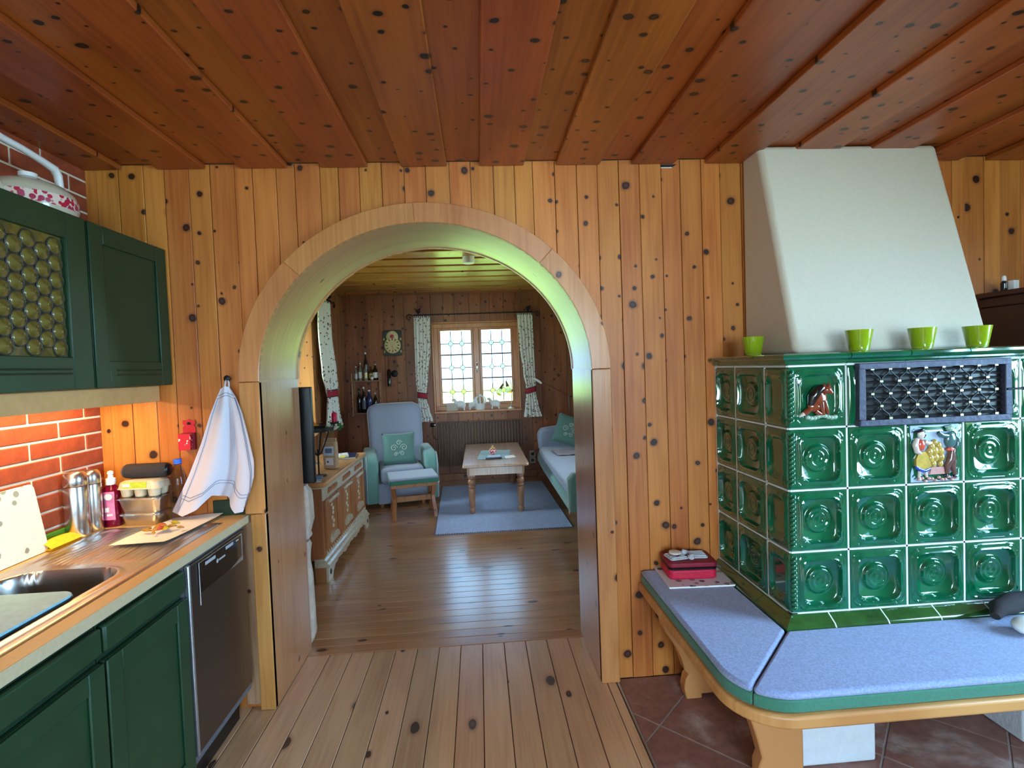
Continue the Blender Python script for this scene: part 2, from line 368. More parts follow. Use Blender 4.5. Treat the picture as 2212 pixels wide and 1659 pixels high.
M['amber']=plain('amber_glass',(240,176,50),0.4,var=0.1,coat=0.3,trans=0.7,ior=1.1)
M['opal']=plain('opal_glass',(236,232,216),0.45,var=0.05,coat=0.3,trans=0.55,ior=1.1)
M['mauve']=plain('mauve_blanket',(132,104,118),0.95,var=0.1,scale=90,bump=0.2,sheen=0.3)
M['clockd']=plain('clock_dial_cream',(226,206,150),0.4,var=0.06)
M['clockb']=plain('dark_green_clock_plate',(58,66,58),0.4)
M['radi']=plain('brown_radiator',(112,78,56),0.4,var=0.05)
M['darkb']=plain('dark_bottle',(24,22,20),0.12,coat=0.5)
M['blub']=plain('blue_bottle',(36,46,96),0.15,coat=0.5)
M['ambb']=plain('amber_bottle',(120,86,30),0.1,trans=0.4)
M['clrb']=plain('clear_bottle',(176,170,150),0.08,trans=0.5)
M['printed']=speck('printed_paper',(214,210,214),(60,66,96),(150,120,120),scale=26,thr=0.3,rough=0.35,sheen=0)
M['navy']=plain('navy_cover',(30,36,66),0.35)
M['yelp']=plain('yellow_print',(224,200,70),0.5)
M['rose']=plain('painted_rose',(196,60,96),0.5)
M['lawn']=plain('sunlit_lawn',(150,190,90),0.95,var=0.2,scale=1.5)
M['foliage']=plain('tree_foliage',(84,136,60),0.9,var=0.35,scale=3,bump=0.6)
M['bark']=plain('tree_bark',(90,70,52),0.9,var=0.2)
M['snow']=plain('white_house_wall',(236,232,224),0.9)
M['bounce_cut']=plain('bounce_cut_dark',(92,88,84),0.9,var=0.2,scale=3)  # for the added dark ground that cuts the lawn's bounce
M['bullseye']=plain('yellow_bullseye_glass',(128,114,54),0.12,var=0.25,scale=30,trans=0.25,coat=0.5)
# thin window glass: lets light straight through, mirrors at grazing angles
def thin(name, tint=(245,250,250), refl=0.10):
    m=bpy.data.materials.new(name); m.use_nodes=True; t=m.node_tree; t.nodes.clear(); g=NG(t)
    out=g.n('ShaderNodeOutputMaterial'); tr=g.n('ShaderNodeBsdfTransparent'); gl=g.n('ShaderNodeBsdfGlossy'); mx=g.n('ShaderNodeMixShader'); fr=g.n('ShaderNodeFresnel')
    tc=g.n('ShaderNodeTexCoord'); nz=g.noise(tc.outputs['Object'],6,2); c=lin(tint); d=tuple(v*0.94 for v in c[:3])+(1,)
    g.l(g.mix(nz,d,c),tr.inputs[0]); gl.inputs['Roughness'].default_value=0.02; fr.inputs[0].default_value=1.3
    g.l(g.math('MINIMUM',g.math('MULTIPLY',fr.outputs[0],1.0),0.6),mx.inputs[0]); g.l(tr.outputs[0],mx.inputs[1]); g.l(gl.outputs[0],mx.inputs[2]); g.l(mx.outputs[0],out.inputs[0])
    return m
M['glass']=thin('thin_window_glass'); M['leadlight']=thin('pale_green_roundel',(204,238,184)); M['pet']=thin('clear_pet',(226,224,226)); 


def at(px,py,Y):
    d = r2*((px-1106)/F_PX) + u2*(-(py-829.5)/F_PX) + fwd
    return EYE + d*(Y/d.y)
def atz(px,py,z):
    d = r2*((px-1106)/F_PX) + u2*(-(py-829.5)/F_PX) + fwd
    return EYE + d*((z-EYE.z)/d.z)
def frame_m(o, ax, at_, al):
    ax,at_,al=Vector(ax),Vector(at_),Vector(al)
    if ax.cross(at_).dot(al)<0: at_=-at_
    return Matrix(((ax.x,at_.x,al.x,o[0]),(ax.y,at_.y,al.y,o[1]),(ax.z,at_.z,al.z,o[2]),(0,0,0,1)))
X_,Y_,Z_=(1,0,0),(0,1,0),(0,0,1)
def plank(parent, mat, o, ax, at_, al, w, t, l, name='plank', bev=0.0018):
    return obj(name, MB().box(-w/2,w/2,-t/2,t/2,-l/2,l/2), mat, parent, mat4=frame_m(o,ax,at_,al), bevel=bev, seg=1)
def struct(name, mb, mat, label, cat, **kw):
    return tag(obj(name, mb, mat, **kw), label, cat, kind='structure')

KW, KE, KS, KN = -1.61, 3.20, -2.40, 2.265      # kitchen: west, east, south, north faces
LW, LE, LN = -1.70, 1.78, 6.68                   # living room
LS = 2.70; KC, LC = 2.335, 2.43
ACX, AA, AB, AZ = -0.215, 0.72, 0.66, 1.43       # arch
def ell(a,b,n,t0=0.0,t1=PI): return [(ACX+a*math.cos(t0+(t1-t0)*k/n), AZ+b*math.sin(t0+(t1-t0)*k/n)) for k in range(n+1)]

# ---------------------------------------------------------------- floor
fl = struct('floor', MB().box(-1.75,3.35,-2.55,2.65,-0.10,-0.022).box(-2.05,2.10,2.65,6.85,-0.10,-0.022), M['under'], 'pine plank floor with brown tiles beside the stove', 'floor')
x = 0.08-0.1127*16
while x < 0.575-0.01:
    x0=max(x,KW+0.001); x1=min(x+0.1127,0.572)
    if x1-x0>0.01: plank(fl, M['floor'], ((x0+x1)/2,0.1225,-0.011), X_, Z_, Y_, x1-x0-0.0032, 0.022, 5.045, 'floorboard')
    x += 0.1127
y = 2.648; k=0
while y < 6.68:
    wd=[0.083,0.080,0.081,0.078,0.080][k%5]
    plank(fl, M['lfloor'], (0.04,y+wd/2,-0.011), Y_, Z_, X_, wd-0.0022, 0.022, 3.46, 'floorboard'); y+=wd; k+=1
obj('tile_bed', MB().box(0.584,3.2,-2.4,2.264,-0.0215,-0.0035), M['fgrout'], fl)
obj('edge_strip', MB().box(0.574,0.582,-2.4,2.245,-0.02,0.0025), M['metal'], fl)
# diagonal floor tiles, clipped to the tiled zone
def clip(poly, ax, v, keep_ge):
    out=[]
    for i in range(len(poly)):
        a,b=poly[i],poly[(i+1)%len(poly)]; ina=(a[ax]>=v)==keep_ge; inb=(b[ax]>=v)==keep_ge
        if ina: out.append(a)
        if ina!=inb: t=(v-a[ax])/(b[ax]-a[ax]); out.append((a[0]+(b[0]-a[0])*t,a[1]+(b[1]-a[1])*t))
    return out
P=0.3455; q2=math.sqrt(0.5); gp=0.0035
for iu in range(-4,8):
    for iv in range(-4,10):
        u0,v0=1.850+P*iu,-0.904+P*iv
        c=[((u+v)*q2,(u-v)*q2) for u,v in ((u0+gp,v0+gp),(u0+P-gp,v0+gp),(u0+P-gp,v0+P-gp),(u0+gp,v0+P-gp))]
        for ax,v,ge in ((0,0.586,True),(0,3.19,False),(1,0.2,True),(1,2.262,False)):
            if c: c=clip(c,ax,v,ge)
        if len(c)>=3: obj('floor_tile', MB().prism(c,-0.003,-0.0005,'z'), M['ftile'], fl, bevel=0.0015, seg=1)

# ---------------------------------------------------------------- ceilings
ce = struct('ceiling', MB().box(-1.75,3.35,-2.55,2.285,2.376,2.44), M['ceil'], 'dark varnished knotty pine board ceiling of the kitchen', 'ceiling')
for k in range(-5,10):
    xl=0.040+0.338*k; a=max(xl,KW); b=min(xl+0.195,KE)
    if b>a+0.02: plank(ce, M['ceil'], ((a+b)/2,-0.07,2.346), X_, Z_, Y_, b-a, 0.022, 4.66, 'ceiling_board', 0.003)
    a=max(xl+0.175,KW); b=min(xl+0.358,KE)
    if b>a+0.02: plank(ce, M['ceil'], ((a+b)/2,-0.07,2.3665), X_, Z_, Y_, b-a, 0.018, 4.66, 'ceiling_board', 0.001)
lc = struct('ceiling.001', MB().box(-2.05,2.10,2.70,6.85,2.476,2.54), M['lceil'], 'pale pine board ceiling of the living room', 'ceiling')
y=2.72; k=0
while y<6.66:
    plank(lc, M['lceil'], (0.04,y+0.12,LC+0.011), Y_, Z_, X_, 0.235, 0.022, 3.48, 'ceiling_board', 0.004)
    plank(lc, M['lceil'], (0.04,min(y+0.27,6.62),LC+0.034), Y_, Z_, X_, 0.10, 0.02, 3.48, 'ceiling_board', 0.001); y+=0.309
# ---------------------------------------------------------------- front wall with the arch
core = MB().box(-1.75,-0.957,2.286,2.70,-0.02,2.60).box(0.527,3.35,2.286,2.70,-0.02,2.60)
core.prism([(0.527,AZ)]+ell(AA+0.02,AB+0.02,40)[1:-1]+[(-0.957,AZ),(-0.957,2.60),(0.527,2.60)],2.286,2.70,'y')
wf = struct('wall_front', core, M['plaster'], 'knotty pine plank wall with the round arch', 'wall')
seam_px=[205.8,253,307.5,352,406,451,505,543,595,635,690,729,775,823,872,918,970,1015,1065,1110,1150,1197,1245,1289,1336,1380,1428,1468,1514,1554,1600,1645,1690,1736,1780,1826,1872,1918,1964,2010,2056,2084,2126,2160,2206,2250,2296,2340]
seams=[KW]+[at(p,362,KN).x for p in seam_px]
seams=[s for s in seams if s<KE-0.03]+[KE]
MA,MBb=0.765,0.705
for i in range(len(seams)-1):
    x0,x1=seams[i],seams[i+1]; g=0.0008 if i%2 else 0.0016; cx=(x0+x1)/2; x0+=g; x1-=g
    top=2.3572; lo,hi=ACX-MA,ACX+MA
    xs=sorted(set([x0+(x1-x0)*k/8 for k in range(9)]+[e for e in (lo,hi) if x0<e<x1])); bot=[]
    for xx in xs:
        ins=lo<xx<hi
        za=AZ+MBb*math.sqrt(max(0,1-((xx-ACX)/MA)**2)) if lo<=xx<=hi else 0
        if abs(xx-lo)<1e-9: bot+=[(xx,0),(xx,AZ)] if xx>x0+1e-9 else [(xx,AZ)]
        elif abs(xx-hi)<1e-9: bot+=[(xx,AZ),(xx,0)] if xx<x1-1e-9 else [(xx,AZ)]
        else: bot.append((xx,za if ins else 0))
    pts=[(a-cx,b) for a,b in bot]+[(x1-cx,top),(x0-cx,top)]
    z0=0 if True else 0
    th=0.019 if i%3 else 0.0175
    obj('plank', MB().prism(pts,-th,0,'y'), M['wall'], wf, loc=(cx,2.2845,0), bevel=0.0022 if i%2==0 else 0.001, seg=1)
obj('chipped_notch', MB().prism([(at(1427,358,KN).x,2.3345),(at(1427,358,KN).x,2.322),(at(1452,358,KN).x,2.322),(at(1461,352,KN).x,2.3345)],2.2640,2.2658,'y'), M['iron'], wf)
obj('notch_edge', MB().box(at(1427,358,KN).x,at(1451,358,KN).x,2.2632,2.2658,2.3185,2.3222), M['mortar'], wf)
# arch joinery: casing boards and lining
tr = thing('trim_1','glossy pine casing and lining of the round arch','trim',kind='structure')
def ring_piece(t0,t1,n=14):
    a=ell(AA,AB,n,t0,t1); b=ell(AA+0.085,AB+0.085,n,t1,t0)
    return MB().prism(a+b,2.236,2.264,'y')
for t0,t1 in ((0,0.80),(0.80,1.62),(1.62,2.40),(2.40,PI)): obj('casing_board', ring_piece(t0+0.0004,t1-0.0004), M['trim'], tr, bevel=0.0015, seg=1)
obj('casing_board', MB().box(0.505,0.59,2.236,2.264,0.001,AZ-0.002), M['trim'], tr, bevel=0.003)
obj('casing_board', MB().box(-1.02,-0.935,2.236,2.264,0.862,AZ-0.002), M['trim'], tr, bevel=0.003)
obj('casing_board', MB().box(-0.998,-0.935,2.236,2.264,0.001,0.860), M['trim'], tr, bevel=0.003)
obj('rough_batten', MB().box(-1.062,-1.002,2.250,2.2655,0.02,0.825), M['oldwood'], tr, bevel=0.004)
n=56; a=ell(AA,AB,n); b=ell(AA+0.018,AB+0.018,n)
lm=MB(); vs=[]; fs=[]
for (x0,z0),(x1,z1) in zip(a,b):
    vs+=[(x0,2.240,z0),(x0,2.716,z0),(x1,2.716,z1),(x1,2.240,z1)]
for i in range(n):
    for k in range(4): fs.append((4*i+k,4*i+(k+1)%4,4*i+4+(k+1)%4,4*i+4+k))
fs+=[(0,1,2,3),(4*n,4*n+3,4*n+2,4*n+1)]; lm.add(vs,fs)
obj('arch_lining', lm, M['lining'], tr, smooth=30)
for sx,xi in ((-1,-0.935),(1,0.505)):
    xo=xi+sx*0.018
    obj('jamb_lining', MB().box(min(xi,xo),max(xi,xo),2.240,2.716,0.001,AZ-0.0025), M['lining'], tr, bevel=0.002)
    e=[(xi-0.0,2.243),(xi-0.0,2.713)]
    obj('joint_bead', MB().box(min(xi,xi-sx*0.002),max(xi,xi-sx*0.002),2.241,2.715,AZ-0.004,AZ+0.002), M['lining'], tr)
# far edge casing of the lining, living room side
bk=MB().prism(ell(AA-0.004,AB-0.004,n)+ell(AA+0.03,AB+0.03,n,PI,0),2.702,2.722,'y')
obj('edge_bead', bk, M['trim'], tr)
# rough stones at the foot of the partition
st = thing('stone_pillar','rough pale stones beside the arch under the television','stone',(-0.998,2.775,0))
for z0,z1,w_,s in ((0.0,0.568,0.066,2),(0.574,0.866,0.076,4)):
    random.seed(s); mb=MB()
    def fs_(u,v):
        an=2*PI*u; t=v*PI; sx=(abs(math.cos(an))**0.35)*(1 if math.cos(an)>=0 else -1); sy=(abs(math.sin(an))**0.45)*(1 if math.sin(an)>=0 else -1)
        pr=min(1,(math.sin(t)+1e-9))**0.16
        nz=1+0.05*math.sin(5*an+s)+0.10*math.sin(11*v+2*s)+0.05*math.sin(23*v+s)
        return (sx*pr*w_*nz, sy*pr*0.044*nz, z0+(z1-z0)*(0.5-0.5*math.copysign(abs(math.cos(t))**0.6,math.cos(t))))
    mb.grid(fs_,20,12,cu=True); obj('stone', mb, M['stone'], st, smooth=50)
# ---------------------------------------------------------------- left kitchen wall with bricks
wl = struct('wall_left', MB().box(-1.76,-1.6095,-2.55,2.2845,-0.02,2.376), M['mortar'], 'brick lined kitchen wall behind the worktop', 'wall')
bme=mesh('brick', MB().box(-0.126,0.126,-0.0065,0.0065,-0.0287,0.0287)); bme.materials.append(M['brick'])
def brick_row(k):
    zc=1.307+0.0655*k+0.03275; yj=2.18 if k%2==0 else 2.051
    y=yj+0.26
    while y>0.75:
        a,b=y-0.26+0.004,y-0.004; b=min(b,2.2835)
        if b-a>0.03:
            if b-a>0.25: o=bpy.data.objects.new('brick',bme); COL.objects.link(o); o.parent=wl
            else: o=obj('brick',MB().box(-(b-a)/2,(b-a)/2,-0.0065,0.0065,-0.0287,0.0287),M['brick'],wl)
            o.matrix_basis=frame_m((-1.6125,(a+b)/2,zc),Y_,X_,Z_)
            m_=o.modifiers.new('bevel','BEVEL'); m_.width=0.003; m_.segments=1
        y-=0.26
for k in list(range(-7,2))+list(range(9,16)): brick_row(k)
# ---------------------------------------------------------------- unseen kitchen walls with their windows
wr = struct('wall_right', MB().box(3.2,3.35,-2.55,-0.15,-0.02,2.376).box(3.2,3.35,1.25,2.285,-0.02,2.376).box(3.2,3.35,-0.15,1.25,-0.02,0.88).box(3.2,3.35,-0.15,1.25,2.05,2.376), M['plaster'], 'white kitchen wall with a window opposite the worktop', 'wall')
wb = struct('wall_rear', MB().box(-1.76,-1.38,-2.55,-2.4,-0.02,2.376).box(-0.52,0.0,-2.55,-2.4,-0.02,2.376).box(1.5,3.2,-2.55,-2.4,-0.02,2.376)
     .box(-1.38,-0.52,-2.55,-2.4,2.05,2.376).box(0,1.5,-2.55,-2.4,-0.02,0.88).box(0,1.5,-2.55,-2.4,2.05,2.376), M['plaster'], 'white kitchen wall with window and glazed door', 'wall')
def window(name, org, ax, w_, z0, z1, label, cols=2, rows=2, cat='window', fw=0.06, bar=0.03):
    # frame in local x (width) / y (depth) / z
    o=thing(name,label,cat,kind='structure'); o.matrix_basis=frame_m(org,ax,Vector(ax).cross(Vector((0,0,1)))*-1,Z_)
    h=z1-z0
    for nm,b_ in (('frame_rail',(0,w_,-0.03,0.03,0,fw)),('frame_rail',(0,w_,-0.03,0.03,h-fw,h)),('frame_stile',(0,fw,-0.03,0.03,fw,h-fw)),('frame_stile',(w_-fw,w_,-0.03,0.03,fw,h-fw))): obj(nm,MB().box(*b_),M['winwood'],o,bevel=0.004)
    iw=(w_-2*fw-(cols-1)*bar*1.6)/cols; ih=(h-2*fw-(rows-1)*bar)/rows
    for c in range(cols):
        xa=fw+c*(iw+bar*1.6)
        if c: obj('mullion',MB().box(xa-bar*1.6,xa,-0.025,0.025,fw,h-fw),M['winwood'],o,bevel=0.003)
        for r in range(rows):
            za=fw+r*(ih+bar)
            if r: obj('glazing_bar',MB().box(xa,xa+iw,-0.015,0.015,za-bar,za),M['winwood'],o)
            obj('pane',MB().box(xa,xa+iw,-0.003,0.003,za,za+ih),M['glass'],o)
    return o
window('window_2',(3.27,-0.15,0.88),Y_,1.40,0.88,2.05,'kitchen window in the white wall opposite the worktop',2,3)
window('window_3',(0.0,-2.47,0.88),X_,1.50,0.88,2.05,'kitchen window in the rear white wall',3,2)
window('door_1',(-1.38,-2.47,0.02),X_,0.86,0.02,2.05,'glazed door beside the rear kitchen window',1,3,'door',0.10,0.05)
# ---------------------------------------------------------------- living room walls
WX0,WX1,WZ0,WZ1=-0.585,0.548,0.905,2.068
bw=MB().box(-2.05,WX0,6.70,7.05,-0.02,2.60).box(WX1,2.10,6.70,7.05,-0.02,2.60).box(WX0,WX1,6.70,7.05,-0.02,WZ0).box(WX0,WX1,6.70,7.05,WZ1,2.60)
wk=struct('wall_back', bw, M['liv'], 'pine plank wall of the living room with the leaded window', 'wall')
x=LW
wds=[0.17,0.14,0.19,0.15,0.12,0.18,0.16]; k=0
while x<LE-0.02:
    x1=min(x+wds[k%7],LE); g=0.001
    segs=[(0.0,LC+0.03)]
    if x1>WX0+0.002 and x<WX1-0.002:
        if x<WX0: segs=[(0.0,LC+0.03,x,WX0),(0.0,WZ0,WX0,x1),(WZ1,LC+0.03,WX0,x1)]
        elif x1>WX1: segs=[(0.0,LC+0.03,WX1,x1),(0.0,WZ0,x,WX1),(WZ1,LC+0.03,x,WX1)]
        else: segs=[(0.0,WZ0),(WZ1,LC+0.03)]
    for s in segs:
        z0,z1=s[:2]; a,b=(s[2],s[3]) if len(s)>2 else (x,x1)
        if b-a>0.012: plank(wk, M['liv'], ((a+b)/2,6.69,(z0+z1)/2), X_, Y_, Z_, b-a-2*g, 0.02, z1-z0)
    x=x1; k+=1
obj('skirting', MB().box(LW,LE,6.655,6.679,0.0,0.09), M['liv'], wk, bevel=0.003)
NY0,NY1,NZ0,NZ1=4.22,5.43,0.86,2.10
wll=MB().box(-2.05,-1.72,2.70,NY0,-0.02,2.60).box(-2.05,-1.72,NY1,6.70,-0.02,2.60).box(-2.05,-1.72,NY0,NY1,-0.02,NZ0).box(-2.05,-1.72,NY0,NY1,NZ1,2.60)
wv=struct('wall_side', wll, M['liv'], 'pine plank wall of the living room with the deep side window', 'wall')
y=2.705; k=0
while y<6.66:
    y1=min(y+wds[(k+3)%7],6.678)
    segs=[(0.0,LC+0.03,y,y1)]
    if y1>NY0 and y<NY1:
        segs=[(0.0,NZ0,max(y,NY0),min(y1,NY1)),(NZ1,LC+0.03,max(y,NY0),min(y1,NY1))]
        if y<NY0: segs.append((0.0,LC+0.03,y,NY0))
        if y1>NY1: segs.append((0.0,LC+0.03,NY1,y1))
    for z0,z1,a,b in segs:
        if b-a>0.012: plank(wv, M['liv'], (-1.71,(a+b)/2,(z0+z1)/2), Y_, X_, Z_, b-a-0.002, 0.02, z1-z0)
    y=y1; k+=1
for nm,b_ in (('reveal_board',(-2.04,-1.705,NY1-0.018,NY1-0.002,NZ0,NZ1)),('reveal_board',(-2.04,-1.705,NY0+0.002,NY0+0.018,NZ0,NZ1)),('reveal_board',(-2.04,-1.705,NY0,NY1,NZ1-0.018,NZ1)),('window_sill',(-2.04,-1.66,NY0-0.03,NY1+0.03,NZ0-0.012,NZ0+0.018))):
    obj(nm, MB().box(*b_), M['wall'], wv, bevel=0.003)
window('window_4',(-2.0,NY0+0.02,NZ0+0.02),Y_,NY1-NY0-0.04,NZ0+0.02,NZ1-0.02,'side window in the deep niche of the living room',2,3)
EY0,EY1=4.10,5.30
we=struct('wall_side.001', MB().box(1.80,2.10,2.70,EY0,-0.02,2.60).box(1.80,2.10,EY1,6.70,-0.02,2.60).box(1.80,2.10,EY0,EY1,-0.02,NZ0).box(1.80,2.10,EY0,EY1,NZ1,2.60), M['liv'], 'pine plank wall of the living room behind the sofa', 'wall')
y=2.705; k=0
while y<6.66:
    y1=min(y+wds[(k+5)%7],6.678)
    segs=[(0.0,LC+0.03,y,y1)]
    if y1>EY0 and y<EY1:
        segs=[(0.0,NZ0,max(y,EY0),min(y1,EY1)),(NZ1,LC+0.03,max(y,EY0),min(y1,EY1))]
        if y<EY0: segs.append((0.0,LC+0.03,y,EY0))
        if y1>EY1: segs.append((0.0,LC+0.03,EY1,y1))
    for z0,z1,a,b in segs:
        if b-a>0.012: plank(we, M['liv'], (1.79,(a+b)/2,(z0+z1)/2), Y_, X_, Z_, b-a-0.002, 0.02, z1-z0)
    y=y1; k+=1
window('window_5',(2.05,EY0+0.02,NZ0+0.02),Y_,EY1-EY0-0.04,NZ0+0.02,NZ1-0.02,'side window in the wall behind the sofa',2,3)
# ---------------------------------------------------------------- the leaded window of the back wall
wn=thing('window_1','leaded two-casement window with green roundels','window',(0,0,0),kind='structure')
for b_ in ((WX0,WX0+0.014,6.672,6.83,WZ0,WZ1),(WX1-0.014,WX1,6.672,6.83,WZ0,WZ1),(WX0,WX1,6.672,6.83,WZ1-0.014,WZ1)): obj('reveal_board',MB().box(*b_),M['winwood'],wn,bevel=0.002)
obj('window_sill',MB().box(WX0-0.005,WX1+0.005,6.64,6.83,WZ0-0.02,WZ0+0.004),M['winwood'],wn,bevel=0.004)
FX0,FX1,FZ0,FZ1=-0.57,0.535,0.91,2.054
for nm,b_ in (('frame_rail',(FX0,FX1,6.79,6.85,FZ0,FZ0+0.06)),('frame_rail',(FX0,FX1,6.79,6.85,FZ1-0.055,FZ1)),('frame_stile',(FX0,FX0+0.055,6.79,6.85,FZ0+0.06,FZ1-0.055)),('frame_stile',(FX1-0.055,FX1,6.79,6.85,FZ0+0.06,FZ1-0.055))): obj(nm,MB().box(*b_),M['winwood'],wn,bevel=0.003)
cx=(FX0+FX1)/2+0.005
obj('mullion',MB().box(cx-0.038,cx+0.038,6.775,6.84,FZ0+0.06,FZ1-0.055),M['winwood'],wn,bevel=0.006)
hd=obj('window_handle',MB().lathe([(0.0,0),(0.014,0.002),(0.014,0.012),(0,0.014)],14,(cx,6.772,1.53),'y').tube([(cx,6.762,1.53),(cx,6.755,1.50),(cx,6.757,1.44),(cx,6.76,1.40)],[0.007,0.008,0.013,0.004],8),M['chrome'],wn,smooth=50)
for x0,x1 in ((FX0+0.055,cx-0.038),(cx+0.038,FX1-0.055)):
    z0,z1=FZ0+0.06,FZ1-0.055
    for nm,b_ in (('casement_rail',(x0,x1,6.80,6.835,z0,z0+0.035)),('casement_rail',(x0,x1,6.80,6.835,z1-0.035,z1)),('casement_stile',(x0,x0+0.033,6.80,6.835,z0+0.035,z1-0.035)),('casement_stile',(x1-0.033,x1,6.80,6.835,z0+0.035,z1-0.035))): obj(nm,MB().box(*b_),M['winwood'],wn,bevel=0.003)
    a,b,c,d=x0+0.033,x1-0.033,z0+0.035,z1-0.035; h=(d-c)/3
    for r in range(3):
        za=c+r*h
        if r: obj('glazing_bar',MB().box(a,b,6.806,6.83,za-0.009,za+0.009),M['radi'],wn,bevel=0.002)
        obj('pane',MB().box(a,b,6.817,6.820,za+0.005,za+h-0.005),M['glass'],wn)
        zc=za+h*0.46; xs=[a+(b-a)*t for t in (0.33,0.70)]; led=MB()
        for xx in xs: led.box(xx-0.0052,xx+0.0052,6.808,6.816,za+0.008,zc-0.03).box(xx-0.0052,xx+0.0052,6.810,6.816,zc+0.03,za+h-0.008)
        e=[a]+xs+[b]
        for i in range(3): led.box(e[i]+(0.03 if i else 0),e[i+1]-(0.03 if i<2 else 0),6.810,6.816,zc-0.0052,zc+0.0052)
        obj('lead_came',led,M['lead'],wn)
        for xx in xs:
            rd=obj('roundel',MB().lathe([(0,-0.004),(0.028,-0.003),(0.028,0.003),(0,0.004)],20,(xx,6.813,zc),'y'),M['leadlight'],wn,smooth=40)
            obj('lead_ring',MB().tube([(xx+0.03*math.cos(t),6.813,zc+0.03*math.sin(t)) for t in [2*PI*k/20 for k in range(20)]],0.0042,5,True),M['lead'],rd)
# ---------------------------------------------------------------- outdoors
tag(obj('lawn', MB().box(-40,40,-40,60,-0.5,-0.35), M['lawn']), 'sunlit green lawn outside the windows', 'lawn', kind='structure')
tag(obj('bounce_cut_ground', MB().box(-9,3.6,-14,-2.6,-0.349,-0.30).box(3.6,14,-14,3.5,-0.349,-0.30), M['bounce_cut']), 'added dark ground outside the kitchen windows to cut lawn light', 'bounce_cut_ground', kind='structure')  # added unseen dark ground, keeps the lawn's bounce off the kitchen ceiling
def tree(x,y,h,r,label):
    t=thing('tree',label,'tree',(x,y,-0.36),group=None)
    obj('trunk',MB().tube([(0,0,0),(0.05,0,h*0.3),(0,0.05,h*0.6)],[0.22,0.18,0.12],8),M['bark'],t,smooth=60)
    mb=MB(); random.seed(int(x*10+y))
    for k in range(16):
        a=random.uniform(0,2*PI); e=random.uniform(-0.6,1); d=r*random.uniform(0.2,0.75)
        mb.ball((d*math.cos(a),d*math.sin(a),h*0.66+e*r*0.7),r*random.uniform(0.32,0.55),9,6)
    obj('crown',mb,M['foliage'],t,smooth=60)
tree(-5.2,26,5.6,2.3,'round green tree on the lawn beyond the left casement')
tree(3.8,24,5.0,1.7,'round green tree on the lawn beyond the right casement')
tree(9.5,33,6.5,2.4,'larger green tree behind the round tree on the lawn')
# ================================================================= KITCHEN UNITS
WT=0.858
wtp=thing('worktop','light beech laminate worktop around the steel sink','worktop')
SX0,SX1,SY0,SY1=-1.515,-1.078,0.70,2.128
obj('slab',MB().box(-1.604,SX0,0.49,2.262,WT-0.032,WT).box(SX1,-1.014,0.49,2.262,WT-0.032,WT).box(SX0,SX1,0.49,SY0,WT-0.032,WT).box(SX0,SX1,SY1,2.262,WT-0.032,WT),M['counter'],wtp)
obj('front_edge',MB().box(-1.0138,-1.010,0.49,2.262,WT-0.032,WT-0.0005),M['cedge'],wtp)
def base_unit(y0,y1,label,nicks=False):
    t=thing('base_cabinet',label,'cabinet',(-1.30,(y0+y1)/2,0)); h=(y1-y0)/2
    for nm,b_ in (('side_panel',(-0.28,0.277,-h,-h+0.016,0.13,0.824)),('side_panel',(-0.28,0.277,h-0.016,h,0.13,0.824)),('bottom_panel',(-0.28,0.277,-h+0.016,h-0.016,0.13,0.146)),('back_panel',(-0.28,-0.272,-h+0.016,h-0.016,0.146,0.824)),('front_rail',(0.255,0.277,-h+0.016,h-0.016,0.715,0.824))): obj(nm,MB().box(*b_),M['greend'],t)
    obj('plinth',MB().box(-0.28,0.22,-h,h,0.0,0.128),M['greend'],t)
    def front(nm,z0,z1,fx,fr):
        d=obj(nm,MB().box(0.278,0.294,-h+0.003,h-0.003,z0,z1),M['green'],t,bevel=0.004)
        # raised frame: stiles and rails proud of the panel
        for b_ in ((-h+0.003,-h+0.003+fr,z0,z1),(h-0.003-fr,h-0.003,z0,z1)): obj('door_stile',MB().box(0.294,0.302,b_[0],b_[1],b_[2],b_[3]),M['green'],d,bevel=0.003)
        for b_ in ((z0,z0+fr),(z1-fr,z1)): obj('door_rail',MB().box(0.294,0.302,-h+0.003+fr,h-0.003-fr,b_[0],b_[1]),M['green'],d,bevel=0.003)
        return d
    d=obj('drawer_front',MB().box(0.278,0.300,-h+0.003,h-0.003,0.742,0.815),M['green'],t,bevel=0.007)
    front('door',0.142,0.722,0.3,0.055)
    return t
base_unit(1.376,1.748,'green painted base cabinet next to the dishwasher')
base_unit(0.932,1.372,'green painted base cabinet under the sink bowl')
base_unit(0.490,0.928,'green painted base cabinet at the open end of the worktop')
# dishwasher
dw=thing('dishwasher','slim steel dishwasher between green cabinet and arch','dishwasher',(-1.30,1.978,0))
obj('tub',MB().box(-0.28,0.285,-0.219,0.219,0.13,0.822),M['darkgrey'],dw)
obj('plinth',MB().box(-0.28,0.23,-0.219,0.219,0.0,0.128),M['black'],dw)
dr=obj('door',MB().box(0.286,0.298,-0.205,0.205,0.165,0.818),M['dwsteel'],dw,bevel=0.004)
obj('side_trim',MB().box(0.286,0.303,-0.219,-0.206,0.165,0.822),M['metal'],dw,bevel=0.003)
cp=obj('control_panel',MB().box(0.2985,0.302,-0.152,0.163,0.700,0.806),M['gloss'],dw,bevel=0.002)
obj('panel_rim',MB().tube([(0.302,-0.154,0.660),(0.302,-0.154,0.808),(0.302,0.165,0.808),(0.302,0.165,0.700)],0.0018,6),M['metal'],cp)
for y0,y1,z0,z1 in ((-0.113,-0.042,0.785,0.797),(0.035,0.095,0.788,0.800),(0.118,0.140,0.791,0.796)): obj('button_strip',MB().box(0.302,0.3026,y0,y1,z0,z1),M['greyp'],cp)
